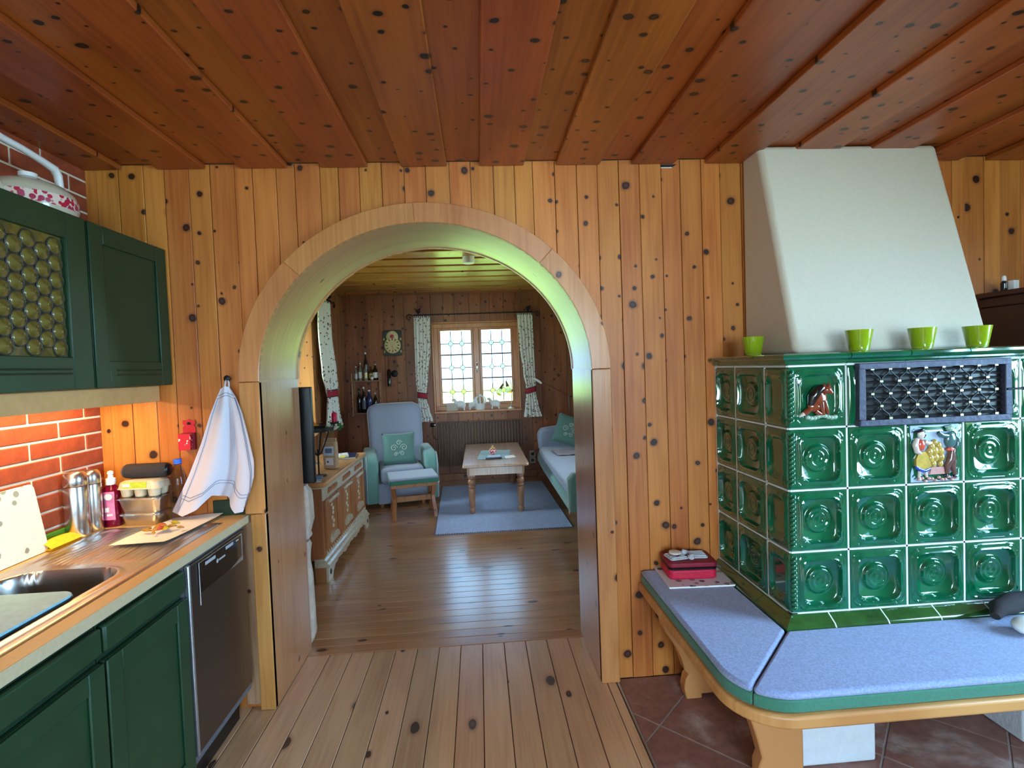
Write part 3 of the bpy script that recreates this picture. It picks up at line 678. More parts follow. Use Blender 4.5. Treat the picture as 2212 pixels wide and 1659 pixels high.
obj('maker_mark',MB().lathe([(0,0),(0.008,0.0006),(0,0.0012)],16,(0.302,-0.030,0.770),'x').box(0.302,0.3027,-0.018,0.028,0.7665,0.7735),M['greyp'],cp)
obj('panel_reflection',MB().prism([(0.06,0.700),(0.163,0.718),(0.163,0.700)],0.2986,0.3024,'x'),M['metal'],cp)  # bright triangular reflection on the panel, put in as pale metal
# wall cabinets
def wall_unit(y0,y1,label,glass):
    t=thing('wall_cabinet',label,'cabinet',(-1.46,(y0+y1)/2,1.43)); h=(y1-y0)/2; X0,X1=-0.145,0.142; H=0.57
    for nm,b_ in (('side_panel',(X0,X1,-h,-h+0.016,0,H)),('side_panel',(X0,X1,h-0.016,h,0,H)),('bottom_panel',(X0,X1,-h+0.016,h-0.016,0,0.016)),('top_panel',(X0,X1,-h+0.016,h-0.016,H-0.016,H)),('back_panel',(X0,X0+0.006,-h+0.016,h-0.016,0.016,H-0.016))): obj(nm,MB().box(*b_),M['counter'] if nm=='back_panel' and glass else M['greend'],t)
    if glass:
        for z in (0.20,0.37):
            obj('shelf',MB().box(X0+0.006,X1-0.03,-h+0.017,h-0.017,z,z+0.018),M['counter'],t)
        d=thing_part('door',t)
        fr=0.085
        for b_ in ((-h+0.003,-h+0.003+fr,-0.0,H),(h-0.003-fr,h-0.003,-0.0,H)): obj('door_stile',MB().box(X1+0.001,X1+0.019,b_[0],b_[1],b_[2],b_[3]),M['green'],d,bevel=0.003)
        for b_ in ((0.0,0.105),(H-0.085,H)): obj('door_rail',MB().box(X1+0.001,X1+0.019,-h+0.003+fr,h-0.003-fr,b_[0],b_[1]),M['green'],d,bevel=0.003)
        for z in (0.052,0.066): obj('groove_bead',MB().tube([(X1+0.0195,-h+0.1,z),(X1+0.0195,h-0.1,z)],0.0035,6),M['greend'],d)
        obj('glass_rim',MB().box(X1+0.002,X1+0.016,h-0.003-fr-0.006,h-0.003-fr,0.105,H-0.085),M['green'],d)
        me=mesh('bullseye_pane',MB().lathe([(0.0,0.010),(0.006,0.009),(0.010,0.0055),(0.022,0.004),(0.0255,0.001),(0.0255,-0.002),(0,-0.002)],18,(0,0,0),'x'),50); me.materials.append(M['bullseye'])
        ri=mesh('lead_ring',MB().tube([(0,0.0265*math.cos(a),0.0265*math.sin(a)) for a in [2*PI*k/18 for k in range(18)]],0.0018,5,True),60); ri.materials.append(M['lead'])
        obj('backing_pane',MB().box(X1+0.002,X1+0.005,-h+fr,h-fr,0.10,H-0.08),M['bullseye'],d)
        y=h-0.003-fr-0.035; c=0
        while y>-h+fr+0.03:
            for r in range(7):
                z=0.132+r*0.0535+(0.0268 if c%2 else 0)
                if z<H-0.09-0.02:
                    b=obj('bullseye_pane',me,None,d,loc=(X1+0.009,y,z)); obj('lead_ring',ri,None,b)
            y-=0.0475; c+=1
        for r,yy in ((0,-0.05),(1,0.06),(2,0.13)): obj('stacked_plate',MB().lathe([(0.0,0),(0.05,0.0),(0.085,0.016),(0.085,0.02),(0.05,0.006),(0,0.006)],20,(-0.02,yy,0.016+r*0.0)),M['whitep'],t) if False else None
    else:
        d=obj('door',MB().box(X1+0.001,X1+0.013,-h+0.003,h-0.003,0.0,H),M['green'],t,bevel=0.003); fr=0.065
        for b_ in ((-h+0.003,-h+0.003+fr,0.0,H),(h-0.003-fr,h-0.003,0.0,H)): obj('door_stile',MB().box(X1+0.013,X1+0.020,b_[0],b_[1],b_[2],b_[3]),M['green'],d,bevel=0.003)
        for b_ in ((0.0,0.095),(H-0.065,H)): obj('door_rail',MB().box(X1+0.013,X1+0.020,-h+0.003+fr,h-0.003-fr,b_[0],b_[1]),M['green'],d,bevel=0.003)
        for z in (0.045,0.062): obj('groove_bead',MB().tube([(X1+0.0205,-h+0.1,z),(X1+0.0205,h-0.08,z)],0.0035,6),M['greend'],d)
    return t
def thing_part(name,parent):
    o=bpy.data.objects.new(name,None); COL.objects.link(o); o.parent=parent; o.empty_display_size=0.03; return o
wall_unit(1.20,1.822,'green wall cabinet with bullseye glass door under the kettle',True)
wall_unit(1.828,2.260,'green wall cabinet with solid panel door beside plank wall',False)
tag(obj('valance',MB().box(-1.372,-1.354,1.20,2.258,1.362,1.4285),M['valance'],bevel=0.002),'pale beech light valance under the green wall cabinets','valance')
ul=thing('under_cabinet_lamp','warm strip lamp hidden behind the beech valance','lamp',(-1.50,1.75,1.4285))
obj('housing',MB().box(-0.03,0.03,-0.42,0.42,-0.022,0.0),M['whitep'],ul)
m,t_,b_=base_mat('warm_tube'); b_.inputs['Base Color'].default_value=(1,0.8,0.5,1); b_.inputs['Emission Color'].default_value=(1,0.66,0.30,1); b_.inputs['Emission Strength'].default_value=6
obj('tube',MB().tube([(0,-0.40,-0.028),(0,0.40,-0.028)],0.007,8),m,ul)
l=area('under_cabinet_light',(-1.50,1.75,1.388),(-1.53,1.75,0.6),0.05,0.8,5.5,(1.0,0.62,0.26)); l.parent=ul; l.matrix_parent_inverse=Matrix.Translation((1.50,-1.75,-1.4285))
# ---- sink
def sink_z(x,y):
    def sd(x0,x1,y0,y1,r):
        qx=abs(x-(x0+x1)/2)-(x1-x0)/2+r; qy=abs(y-(y0+y1)/2)-(y1-y0)/2+r
        return math.hypot(max(qx,0),max(qy,0))+min(max(qx,qy),0)-r
    z=0.8625
    e=sd(-1.525,-1.066,0.69,2.14,0.03); z-=0.0035*sstep(-0.008,0.0,e)
    i=sd(-1.503,-1.092,0.72,2.112,0.03); z-=0.004*sstep(0.0,-0.012,i)
    b=sd(-1.480,-1.128,1.02,1.690,0.10); z+=0.003*sstep(0.02,0.006,abs(b)); z-=0.165*sstep(-0.002,-0.024,b)
    dn=sd(-1.475,-1.125,1.735,2.085,0.015)
    if dn<0: z+=0.0032*max(0,math.sin(2*PI*(x+1.475)/0.0205))*sstep(0,-0.012,dn)
    return z
nx,ny=94,210
snk=MB().grid(lambda u,v:(-1.525+0.459*u,0.69+1.45*v,sink_z(-1.525+0.459*u,0.69+1.45*v)),nx,ny)
sk=thing('kitchen_sink','stainless steel sink with ribbed drainer set in the worktop','sink')
obj('basin',mesh('basin',snk,60),M['sink'],sk)
tap=MB().lathe([(0.026,0),(0.026,0.01),(0.018,0.02),(0.016,0.14),(0.012,0.15)],16,(-1.515,1.18,0.8605)).tube([(-1.515,1.18,0.99),(-1.505,1.18,1.06),(-1.46,1.19,1.09),(-1.38,1.20,1.085),(-1.34,1.205,1.06)],0.011,10)
obj('tap',tap,M['chrome'],sk,smooth=50)
sbd=thing('sink_board','pale blue board laid across the sink bowl','board',(0,0,0))
obj('panel',MB().prism(rrect(-1.493,-1.132,0.93,1.482,0.045),0.8665,0.8735,'z'),M['blue'],sbd,bevel=0.002,seg=1)
obj('rubber_edge',MB().prism(rrect(-1.495,-1.130,0.928,1.484,0.046),0.8632,0.8663,'z'),M['black'],sbd)
# ---- things on the worktop
def flask(x,y,r,h,label):
    t=thing('thermos_flask',label,'flask',(x,y,WT))
    obj('body',MB().lathe([(r*0.93,0),(r,0.006),(r,h*0.76),(r*0.985,h*0.765)],32),M['steel'],t,smooth=40)
    obj('cup_lid',MB().lathe([(r*0.985,h*0.772),(r,h*0.776),(r*0.985,h*0.87),(r*0.90,h*0.945),(r*0.66,h*0.985),(r*0.3,h*0.998),(0,h)],32),M['steel'],t,smooth=40)
    obj('seam_ring',MB().lathe([(r*0.97,h*0.764),(r*0.985,h*0.768),(r*0.97,h*0.774)],32),M['black'],t)
flask(-1.5655,2.057,0.0395,0.258,'larger steel thermos flask before the brick wall')
flask(-1.562,2.133,0.0325,0.248,'slimmer steel thermos flask beside the soap bottle')
sb=thing('soap_bottle','magenta dish soap bottle with white pump cap','bottle',(-1.526,2.188,WT))
pr=[(0.031,0),(0.034,0.008),(0.031,0.06),(0.029,0.09),(0.031,0.115),(0.034,0.135),(0.028,0.160),(0.014,0.172),(0.0135,0.176)]
obj('body',MB().lathe(pr,28,sy=0.72),M['soap'],sb,smooth=50)
obj('pump_cap',MB().lathe([(0.017,0.172),(0.017,0.197),(0.010,0.200),(0.008,0.214),(0.0115,0.216),(0.010,0.226),(0,0.230)],20),M['whitep'],sb,smooth=40)
def lab(u,v,dr=0.0008):
    a=-PI/2-0.75+1.5*u; z=0.03+0.115*v; r=[p for p in pr if p[1]<=z+1e-6][-1]; i=pr.index(r); n_=pr[min(i+1,len(pr)-1)]
    rr=r[0]+(n_[0]-r[0])*((z-r[1])/max(1e-6,n_[1]-r[1])); return ((rr+dr)*math.cos(a),(rr*0.72+dr)*math.sin(a),z)
lb=obj('label',MB().grid(lab,14,12),M['pinklab'],sb,smooth=60)
obj('label_roundel',MB().prism([(0.004+0.016*math.cos(2*PI*k/18),0.125+0.013*math.sin(2*PI*k/18)) for k in range(18)],-0.0262,-0.0255,'y'),M['labelw'],lb)
obj('label_mark',MB().prism([(-0.012,0.062),(0.004,0.062),(0.004,0.082),(-0.012,0.080)],-0.0248,-0.0242,'y').prism([(-0.006,0.045),(0.018,0.047),(0.016,0.056),(-0.006,0.054)],-0.0252,-0.0246,'y'),M['labelw'],lb)
def steelbox(x,y,z,sx,sy,h,label,mt):
    t=thing('food_container',label,'container',(x,y,z),math.radians(-4))
    obj('tray',MB().prism(rrect(-sx/2+0.012,sx/2-0.012,-sy/2+0.012,sy/2-0.012,0.022),0,0.004,'z'),mt,t)
    def wallf(u,v):
        p=rrect(-1,1,-1,1,0.3,5); k=int(round(u*len(p)))%len(p); s_=((0.0,-0.012),(h,0.0),(h+0.002,0.004),(h-0.002,0.005))[min(3,int(round(v*3)))]
        return (p[k][0]*(sx/2+s_[1]),p[k][1]*(sy/2+s_[1]),s_[0])
    obj('side_wall',MB().grid(wallf,24,4,cu=True),mt,t,smooth=45)
    obj('lid',MB().prism(rrect(-sx/2-0.003,sx/2+0.003,-sy/2-0.003,sy/2+0.003,0.028),h+0.0005,h+0.005,'z'),mt,t,bevel=0.0015,seg=1)
steelbox(-1.402,2.202,WT,0.158,0.094,0.048,'lower steel food container under the stacked box',M['steel'])
steelbox(-1.400,2.202,WT+0.0535,0.172,0.098,0.058,'upper steel food container holding the egg carton',M['steel'])
ec=thing('egg_carton','clear egg carton with lime green label on steel container','carton',(-1.400,2.200,WT+0.0535+0.0635),math.radians(-4))
cups=MB()
for i in range(3):
    for j in range(2): cups.lathe([(0.012,0.0),(0.020,0.006),(0.024,0.032),(0.0255,0.036)],12,(-0.056+0.056*i,-0.0235+0.047*j,0))
obj('cup_tray',cups,M['carton'],ec,smooth=40)
def lidf(u,v):
    p=rrect(-1,1,-1,1,0.35,5); k=int(round(u*len(p)))%len(p); s_=((0.036,1.04),(0.039,1.0),(0.062,0.92),(0.070,0.74),(0.071,0.0))[min(4,int(round(v*4)))]
    return (p[k][0]*0.086*s_[1],p[k][1]*0.048*s_[1],s_[0])
obj('lid',MB().grid(lidf,24,5,cu=True),M['carton'],ec,smooth=40)
le=obj('label',MB().prism([(-0.058,-0.0480),(0.040,-0.0480),(0.040,-0.042),(-0.058,-0.042)],0.041,0.0645,'z'),M['labelg'],ec)
obj('price_patch',MB().box(-0.056,-0.026,-0.0487,-0.0481,0.046,0.060),M['labelw'],le)
sp=thing('speaker','dark cylindrical speaker lying on the egg carton','speaker',(-1.396,2.214,WT+0.0535+0.0635+0.0715))
obj('grille',MB().lathe([(0.020,-0.084),(0.029,-0.080),(0.030,-0.07),(0.030,0.07),(0.029,0.08),(0.022,0.088)],28,(0,0,0.030),'x'),M['blackm'],sp,smooth=50)
for s_ in (-1,1): obj('end_cap',MB().lathe([(0,s_*0.094),(0.020,s_*0.093),(0.0265,s_*0.087),(0.027,s_*0.082)],28,(0,0,0.030),'x'),M['black'] if s_>0 else M['darkgrey'],sp,smooth=50)
pb=thing('water_bottle','empty clear plastic bottle with blue cap','bottle',(-1.268,2.205,WT))
obj('body',MB().lathe([(0.024,0.0),(0.031,0.006),(0.032,0.03),(0.0305,0.06),(0.032,0.09),(0.0325,0.150),(0.029,0.185),(0.020,0.218),(0.0135,0.232),(0.0125,0.246)],28),M['pet'],pb,smooth=40)
obj('cap',MB().lathe([(0.0155,0.242),(0.0158,0.260),(0.014,0.262),(0,0.262)],20),M['bluecap'],pb,smooth=40)
obj('neck_ring',MB().lathe([(0.013,0.238),(0.017,0.240),(0.013,0.2415)],20),M['pet'],pb)
# patterned chopping board leaning on the bricks
cb=thing('chopping_board','white patterned chopping board leaning on the bricks','board',(0,0,0))
bd=MB().prism(rrect(-0.105,0.105,0.0,0.245,0.02),-0.003,0.003,'y')
obj('panel',bd,M['board'],cb,bevel=0.0015,seg=1)
cb.matrix_basis=Matrix.Translation((-1.553,1.80,WT+0.0015))@Matrix.Rotation(math.radians(90),4,'Z')@Matrix.Rotation(math.radians(-9.5),4,'X')
cb['label']='white patterned chopping board leaning on the bricks'
sc=thing('sponge_cloth','folded yellow sponge cloth behind the sink','cloth',(-1.5575,1.955,WT),math.radians(90))
obj('upper_fold',MB().grid(lambda u,v:(-0.07+0.14*u,-0.029+0.056*v,0.010+0.026*math.sin(PI*min(1,0.18+0.82*(1-v)))*(0.75+0.25*math.sin(PI*u))),14,10).grid(lambda u,v:(-0.07+0.14*u,-0.029+0.056*v,0.008),14,10),M['yellow'],sc,smooth=60)
obj('lower_fold',MB().grid(lambda u,v:(-0.072+0.144*u,-0.030+0.058*v,0.001),3,3).grid(lambda u,v:(-0.072+0.144*u,-0.030+0.058*v,0.0065),3,3),M['yellow'],sc)
tag(obj('sponge',MB().prism(rrect(-0.075,0.075,-0.0075,0.0075,0.005),0,0.045,'z'),M['spg'],loc=(-1.5965,1.975,WT+0.0005),rot=(0,0,math.radians(90)),bevel=0.004),'dark green sponge upright between the bricks and yellow cloth','sponge')
# kitchen paper with scraps
kp=thing('kitchen_paper','sheet of white kitchen paper under vegetable scraps','paper',(-1.265,2.055,0.8655))
def pf(u,v,dz=0):
    q=[(-0.075,-0.165),(0.115,-0.165),(0.150,0.19),(-0.040,0.178)]
    x=(1-v)*((1-u)*q[0][0]+u*q[1][0])+v*((1-u)*q[3][0]+u*q[2][0]); y=(1-v)*((1-u)*q[0][1]+u*q[1][1])+v*((1-u)*q[3][1]+u*q[2][1])
    return (x,y,dz+0.003+0.003*math.sin(5*u+1)*math.sin(4*v)+0.012*max(0,abs(v-0.5)*2-0.75)*u)
obj('sheet',MB().grid(pf,12,12).grid(lambda u,v:pf(u,v,-0.0008),12,12),M['paper'],kp,smooth=60)
random.seed(5)
for i in range(16):
    fx,fy=-1.235+random.gauss(0,0.034),2.03+random.gauss(0,0.030)
    r=random.uniform(0.009,0.017); kind=('food','food','foody','food','foodr','food')[i%6]
    mb=MB(); th0=random.uniform(0,6); ln=random.uniform(1.6,3.0)
    mb.tube([(r*ln*0.5*(t-0.5)*2*math.cos(th0+0.7*t),r*ln*0.5*(t-0.5)*2*math.sin(th0+0.7*t),r*0.55+0.35*r*math.sin(PI*t)) for t in (0,0.2,0.4,0.6,0.8,1)],[r*0.25,r*0.6,r*0.75,r*0.7,r*0.5,r*0.2],8,sq=0.6)
    tag(obj('vegetable_scrap',mb,M[kind],loc=(fx,fy,0.874),smooth=60),{'food':'brown vegetable peel scrap on the kitchen paper','foody':'yellow peel scrap on the kitchen paper','foodr':'red tomato scrap on the kitchen paper'}[kind],'food scrap','scraps on the kitchen paper')
# towel on its hook
hk=thing('wall_hook','black wall hook holding the white towel','hook',(-1.066,2.262,1.447))
obj('knob',MB().lathe([(0.006,0.003),(0.007,-0.012),(0.013,-0.018),(0.014,-0.024),(0.009,-0.029),(0,-0.030)],16,(0,0,0),'y'),M['iron'],hk,smooth=50)
tw=thing('dish_towel','white dish towel with thin blue stripes hanging on hook','towel',(0,0,0))
def interp(tab,t):
    for (a,va),(b,vb) in zip(tab,tab[1:]):
        if t<=b: return va+(vb-va)*(t-a)/(b-a)
    return tab[-1][1]
LZ=[(0,-1.082),(0.08,-1.100),(0.22,-1.128),(0.45,-1.165),(0.7,-1.215),(1,-1.285)]
RZ=[(0,-1.042),(0.08,-1.022),(0.22,-1.000),(0.45,-0.978),(0.7,-0.958),(0.85,-0.962),(1,-0.990)]
BZ=[(0,0.905),(0.15,0.885),(0.35,0.910),(0.52,0.962),(0.66,0.935),(0.82,0.880),(0.93,0.884),(1,0.955)]
def tf(u,v,dy=0.0):
    l_,r_=interp(LZ,v),interp(RZ,v); zb=interp(BZ,u); zt=1.405+0.010*math.sin(PI*u)
    z=zt+(zb-zt)*v; x=l_+(r_-l_)*u
    amp=0.010+0.014*v
    y=2.212+amp*0.5*math.sin(9*u+1.2*v+0.4)+0.045*math.exp(-((u-0.60-0.04*v)/0.07)**2)*min(1,2.5*v)-0.020*v*math.sin(PI*min(1,u/0.6))-0.022*v*math.exp(-((u-0.80)/0.12)**2)-0.045*v*(1-u)**2
    return (x,min(y+dy,2.255),z)
obj('cloth',MB().grid(lambda u,v:tf(u,v),40,26).grid(lambda u,v:tf(u,v,0.004),40,26),M['towel'],tw,smooth=70)
obj('hanging_loop',MB().tube([(-1.074,2.23,1.402),(-1.070,2.232,1.43),(-1.066,2.238,1.4475),(-1.058,2.236,1.43),(-1.056,2.23,1.402)],0.004,6),M['towel'],tw,smooth=60)
for kind,c in (('u',0.935),('u',0.955),('u',0.075),('v',0.86),('v',0.885),('v',0.06),('v',0.085)):
    path=[tf(c,0.08+0.9*k/24,-0.0022) if kind=='u' else tf(0.04+0.92*k/24,c,-0.0022) for k in range(25)]
    obj('stripe',MB().tube(path,0.0011,4),M['stripe'],tw)
# red match tin on the wall
mt=thing('match_holder','red tin match holder with floral matchbox on plank wall','match holder',(-1.243,2.2635,1.150))
obj('back_plate',MB().prism([(-0.026,0.0),(0.026,0.0),(0.026,0.095),(0.020,0.103),(0.027,0.112),(0.024,0.126),(0.010,0.124),(0,0.130),(-0.010,0.124),(-0.024,0.126),(-0.027,0.112),(-0.020,0.103),(-0.026,0.095)],-0.004,0,'y'),M['pinkred'],mt)
obj('pocket',MB().box(-0.028,0.028,-0.020,-0.0042,0.0,0.072),M['redd'],mt,bevel=0.002)
obj('matchbox',MB().box(-0.030,0.020,-0.038,-0.0205,0.002,0.070),M['floral'],mt,bevel=0.001,seg=1)
obj('hanging_nail',MB().ball((0,-0.008,0.112),0.006,10,6),M['iron'],mt,smooth=60)
# dark green splash board leaning in the corner behind the towel
tag(obj('splash_board',MB().box(-1.16,-1.024,2.252,2.2625,WT+0.0005,0.925),M['greend'],bevel=0.002),'small dark green splash board behind the white towel','board')
# ---- kettle on the wall cabinet
kt=thing('enamel_kettle','cream enamel kettle with poppy band on wall cabinet','kettle',(-1.455,1.80,2.0005),math.radians(90))
obj('body',MB().lathe([(0.108,0),(0.122,0.008),(0.126,0.034)],40).lathe([(0.126,0.062),(0.120,0.080),(0.096,0.104),(0.055,0.120),(0.0,0.126)],40),M['kettle'],kt,smooth=50)
obj('floral_band',MB().lathe([(0.1262,0.028),(0.1275,0.046),(0.126,0.064)],40),M['kband'],kt,smooth=60)
obj('lid_knob',MB().lathe([(0.012,0.124),(0.012,0.130),(0.024,0.134),(0.025,0.147),(0,0.149)],20),M['white'],kt,smooth=50)
obj('handle',MB().tube([(0.124,0,0.062),(0.138,0,0.085),(0.130,0,0.150),(0.124,0,0.186),(0.108,0,0.204),(0.06,0,0.212),(-0.02,0,0.222),(-0.10,0,0.226)],[0.016,0.015,0.014,0.016,0.017,0.015,0.014,0.015],10,sq=0.8),M['white'],kt,smooth=50)
obj('spout',MB().tube([(-0.10,0,0.04),(-0.14,0,0.07),(-0.165,0,0.105),(-0.185,0,0.125)],[0.034,0.026,0.018,0.014],12),M['kettle'],kt,smooth=50)
# ================================================================= TILED STOVE
SXF,SYF=1.082,1.722; TB=0.535; TP=0.2205; SXE=2.1815
stv=thing('tiled_stove','green glazed tile stove with white plaster hood','stove',(0,0,0))
obj('core',MB().box(SXF+0.034,SXE-0.008,SYF+0.034,2.263,0.502,1.425),M['grout'],stv)
def tile_mesh(wd,hg,kind='spiral',n=46,ox=0.0,dw=None):
    dw=dw or wd
    def hgt(x,z):
        u,v=(x-ox)/(dw/2),z/(hg/2); ue,ve=x/(wd/2),z/(hg/2)
        ro=max(abs(ue),abs(ve)); r=(abs(u)**7+abs(v)**7)**(1/7)
        h=-0.006*sstep(0.965,1.0,ro)
        h+=0.0032*sstep(0.92,0.90,r)*1.0-0.0032*sstep(0.885,0.865,r)+0.0028*sstep(0.855,0.84,r)
        ri=(abs(u/0.735)**5+abs(v/0.735)**5)**0.2
        h+=0.0035*math.exp(-((ri-1.02)/0.045)**2)
        if ri<1:
            if kind=='flat': h-=0.008*sstep(1.0,0.9,ri)
            elif kind=='panel': h-=0.010*sstep(1.0,0.75,ri)
            else:
                q=math.hypot(x-ox,z); dish=-0.004*sstep(1.0,0.93,ri)-0.023*(1-min(1,q/0.108)**2)
                h+=dish
                R=0.0475
                if q<R+0.008:
                    an=math.atan2(z,x-ox); ph=(q/R)*2.6*2*PI-an
                    boss=0.0095*sstep(R+0.006,R-0.006,q)+0.0035*(1-(q/R)**2 if q<R else 0)
                    h+=boss+0.0042*(0.5+0.5*math.cos(ph))*sstep(R+0.002,R-0.004,q)
        return h
    # nonuniform grid, denser near the rims
    def wrp(t): s_=2*t-1; return math.copysign(abs(s_)**0.86,s_)
    return MB().grid(lambda u,v:(wrp(u)*wd/2,-hgt(wrp(u)*wd/2,wrp(v)*hg/2)-0.004,wrp(v)*hg/2),n,n)
TW=TP-0.0060
tm={k:mesh('stove_tile_'+k,tile_mesh(TW,TW,k,56 if k=='spiral' else 34),50) for k in ('spiral','flat')}
for k in tm: tm[k].materials.append(M['glaze'])
def tile(x,row,kind='spiral',rotz=0,y=None,name='tile'):
    return obj(name,tm[kind],None,stv,loc=(x,SYF if y is None else y,TB+TP*row+TP/2),rot=(0,0,rotz))
cols=[1.2965+TP*k+TP/2 for k in range(4)]
for row in range(4):
    for ci,cx_ in enumerate(cols):
        if row==2 and ci==1:
            pt=tile(cx_,row,'flat'); PICT=(cx_,row)
        elif row==3: tile(cx_,row,'flat')
        else: tile(cx_,row)
tagx=None
# corner tiles: front field, rope moulding, returned side
fw=1.2965-SXF-0.002
cmesh={k:mesh('corner_tile_'+k,tile_mesh(fw,TW,k,56,ox=0.006,dw=fw-0.022),50) for k in ('spiral','flat')}
smesh=mesh('corner_return',tile_mesh(0.136,TW,'panel',30),50)
rmesh_b=MB()
for s_ in range(2):
    rmesh_b.tube([(0.0055*math.cos(2*PI*t*5.5+s_*PI),0.0055*math.sin(2*PI*t*5.5+s_*PI),-0.092+0.184*t) for t in [k/66 for k in range(67)]],0.0068,7)
rmesh=mesh('rope_moulding',rmesh_b,60)
for m_ in list(cmesh.values())+[smesh,rmesh]: m_.materials.append(M['glaze'])
for row in range(4):
    zc=TB+TP*row+TP/2; k='flat' if row==3 else 'spiral'
    c=obj('corner_tile',cmesh[k],None,stv,loc=(SXF+fw/2,SYF,zc))
    obj('tile_return',smesh,None,c,loc=(-fw/2,0.0695,0),rot=(0,0,-PI/2))
    obj('rope_moulding',rmesh,None,c,loc=(-fw/2+0.008,-0.004,0))
    if row==3: FOX=(SXF+fw/2+0.006,SYF-0.0,zc,c)
gb_=MB()
for k in range(5):
    z=TB+TP*k; gb_.box(SXF+0.002,SXE,SYF-0.0025,SYF+0.034,z-0.0032,z+0.0032).box(SXF-0.0025,SXF+0.034,SYF+0.002,2.262,z-0.0032,z+0.0032)
for xx in [1.2965+TP*k for k in range(5)]: gb_.box(xx-0.0032,xx+0.0032,SYF-0.0025,SYF+0.034,TB,TB+4*TP)
for yy in (SYF+0.1405,SYF+0.1415+TP): gb_.box(SXF-0.0025,SXF+0.034,yy-0.0032,yy+0.0032,TB,TB+4*TP)
obj('grout_joints',gb_,M['grout'],stv)
# side tiles toward the wall
for row in range(4):
    tile(SXF,row,'spiral',-PI/2,y=SYF+0.1415+TP/2)
    zc=TB+TP*row+TP/2
pmesh=mesh('side_tile',tile_mesh(0.172,TW,'spiral',46),50); pmesh.materials.append(M['glaze'])
for row in range(4): obj('tile',pmesh,None,stv,loc=(SXF,SYF+0.1415+TP+0.0885,TB+TP*row+TP/2),rot=(0,0,-PI/2))
obj('wall_joint',MB().box(SXF-0.004,SXF+0.02,2.252,2.2645,0.50,1.425),M['grout'],stv)
# relief fox in the top corner tile
fx,fy,fz,fpar=FOX
R0=lambda x,y,z:(x-fpar.location.x+fx,y,z)
lx=0.006; yb=-0.004+0.003
def rel(nm,mb,mt,par): return obj(nm,mb,M[mt],par,smooth=60)
fox=rel('fox_body',MB().ball((lx-0.008,yb-0.008,-0.010),(0.036,0.013,0.040)).ball((lx-0.020,yb-0.008,-0.034),(0.026,0.012,0.020)).tube([(lx+0.010,yb-0.010,-0.015),(lx+0.020,yb-0.012,-0.040),(lx+0.026,yb-0.012,-0.062)],[0.013,0.009,0.005],8).tube([(lx+0.000,yb-0.010,-0.020),(lx+0.004,yb-0.014,-0.045),(lx+0.010,yb-0.014,-0.064)],[0.013,0.008,0.005],8).tube([(lx-0.018,yb-0.010,-0.050),(lx-0.002,yb-0.012,-0.060),(lx+0.006,yb-0.012,-0.064)],[0.009,0.007,0.004],8),'fox',fpar)
rel('fox_back',MB().tube([(lx-0.036,yb-0.010,-0.028),(lx-0.030,yb-0.013,-0.002),(lx-0.012,yb-0.014,0.024),(lx+0.006,yb-0.014,0.034)],[0.010,0.017,0.017,0.012],9),'foxd',fpar)
rel('fox_head',MB().ball((lx+0.022,yb-0.016,0.024),(0.017,0.013,0.015)).tube([(lx+0.024,yb-0.020,0.022),(lx+0.032,yb-0.026,0.013),(lx+0.035,yb-0.028,0.010)],[0.011,0.006,0.003],8).lathe([(0.008,0),(0.005,0.008),(0,0.019)],8,(lx+0.012,yb-0.014,0.032)).lathe([(0.007,0),(0.005,0.008),(0,0.018)],8,(lx+0.029,yb-0.014,0.034)),'fox',fpar)
rel('fox_tail',MB().tube([(lx-0.034,yb-0.008,-0.040),(lx-0.050,yb-0.010,-0.050),(lx-0.066,yb-0.010,-0.060)],[0.010,0.010,0.007],9),'fox',fpar)
rel('fox_tail_tip',MB().tube([(lx-0.062,yb-0.0105,-0.058),(lx-0.078,yb-0.010,-0.068)],[0.0085,0.002],9),'skin',fpar)
rk=MB()
for i in range(9): rk.ball((lx-0.046+i*0.0125,yb-0.008,-0.071-0.004*math.sin(i*1.1)),(0.010,0.008,0.0085),9,6)
rel('rock_ledge',rk,'stonegl',fpar)
# picture tile: a couple beside a shock of corn, in relief on pale blue glaze
ppar=pt
obj('picture_field',MB().box(-0.096,0.090,-0.0065,-0.002,-0.103,0.103),M['sky'],ppar,bevel=0.004)
y0=-0.0075
def P_(nm,mb,mt): return rel(nm,mb,mt,ppar)
P_('woman_head',MB().ball((-0.062,y0-0.006,0.070),(0.014,0.008,0.015)),'skin')
P_('woman_hair',MB().tube([(-0.088,y0-0.004,0.079),(-0.074,y0-0.006,0.081),(-0.060,y0-0.008,0.087),(-0.050,y0-0.006,0.086)],[0.003,0.005,0.007,0.004],8).tube([(-0.048,y0-0.006,0.070),(-0.052,y0-0.006,0.058)],[0.005,0.003],8),'blackg')
P_('woman_blouse',MB().tube([(-0.075,y0-0.004,0.056),(-0.086,y0-0.007,0.034),(-0.080,y0-0.008,0.010),(-0.066,y0-0.008,0.003)],[0.007,0.010,0.009,0.006],9).tube([(-0.050,y0-0.006,0.046),(-0.036,y0-0.006,0.038),(-0.024,y0-0.006,0.040)],[0.008,0.008,0.006],9),'skin')
P_('woman_bodice',MB().ball((-0.062,y0-0.006,0.033),(0.015,0.009,0.021)),'redgl')
P_('woman_skirt',MB().prism([(-0.074,0.006),(-0.050,0.010),(-0.036,-0.010),(-0.026,-0.045),(-0.050,-0.056),(-0.084,-0.044),(-0.084,-0.018)],y0-0.010,y0,'y'),'gold')
P_('woman_hem',MB().tube([(-0.084,y0-0.005,-0.042),(-0.074,y0-0.007,-0.053),(-0.052,y0-0.008,-0.060),(-0.030,y0-0.006,-0.052)],[0.005,0.007,0.007,0.005],8),'blug')
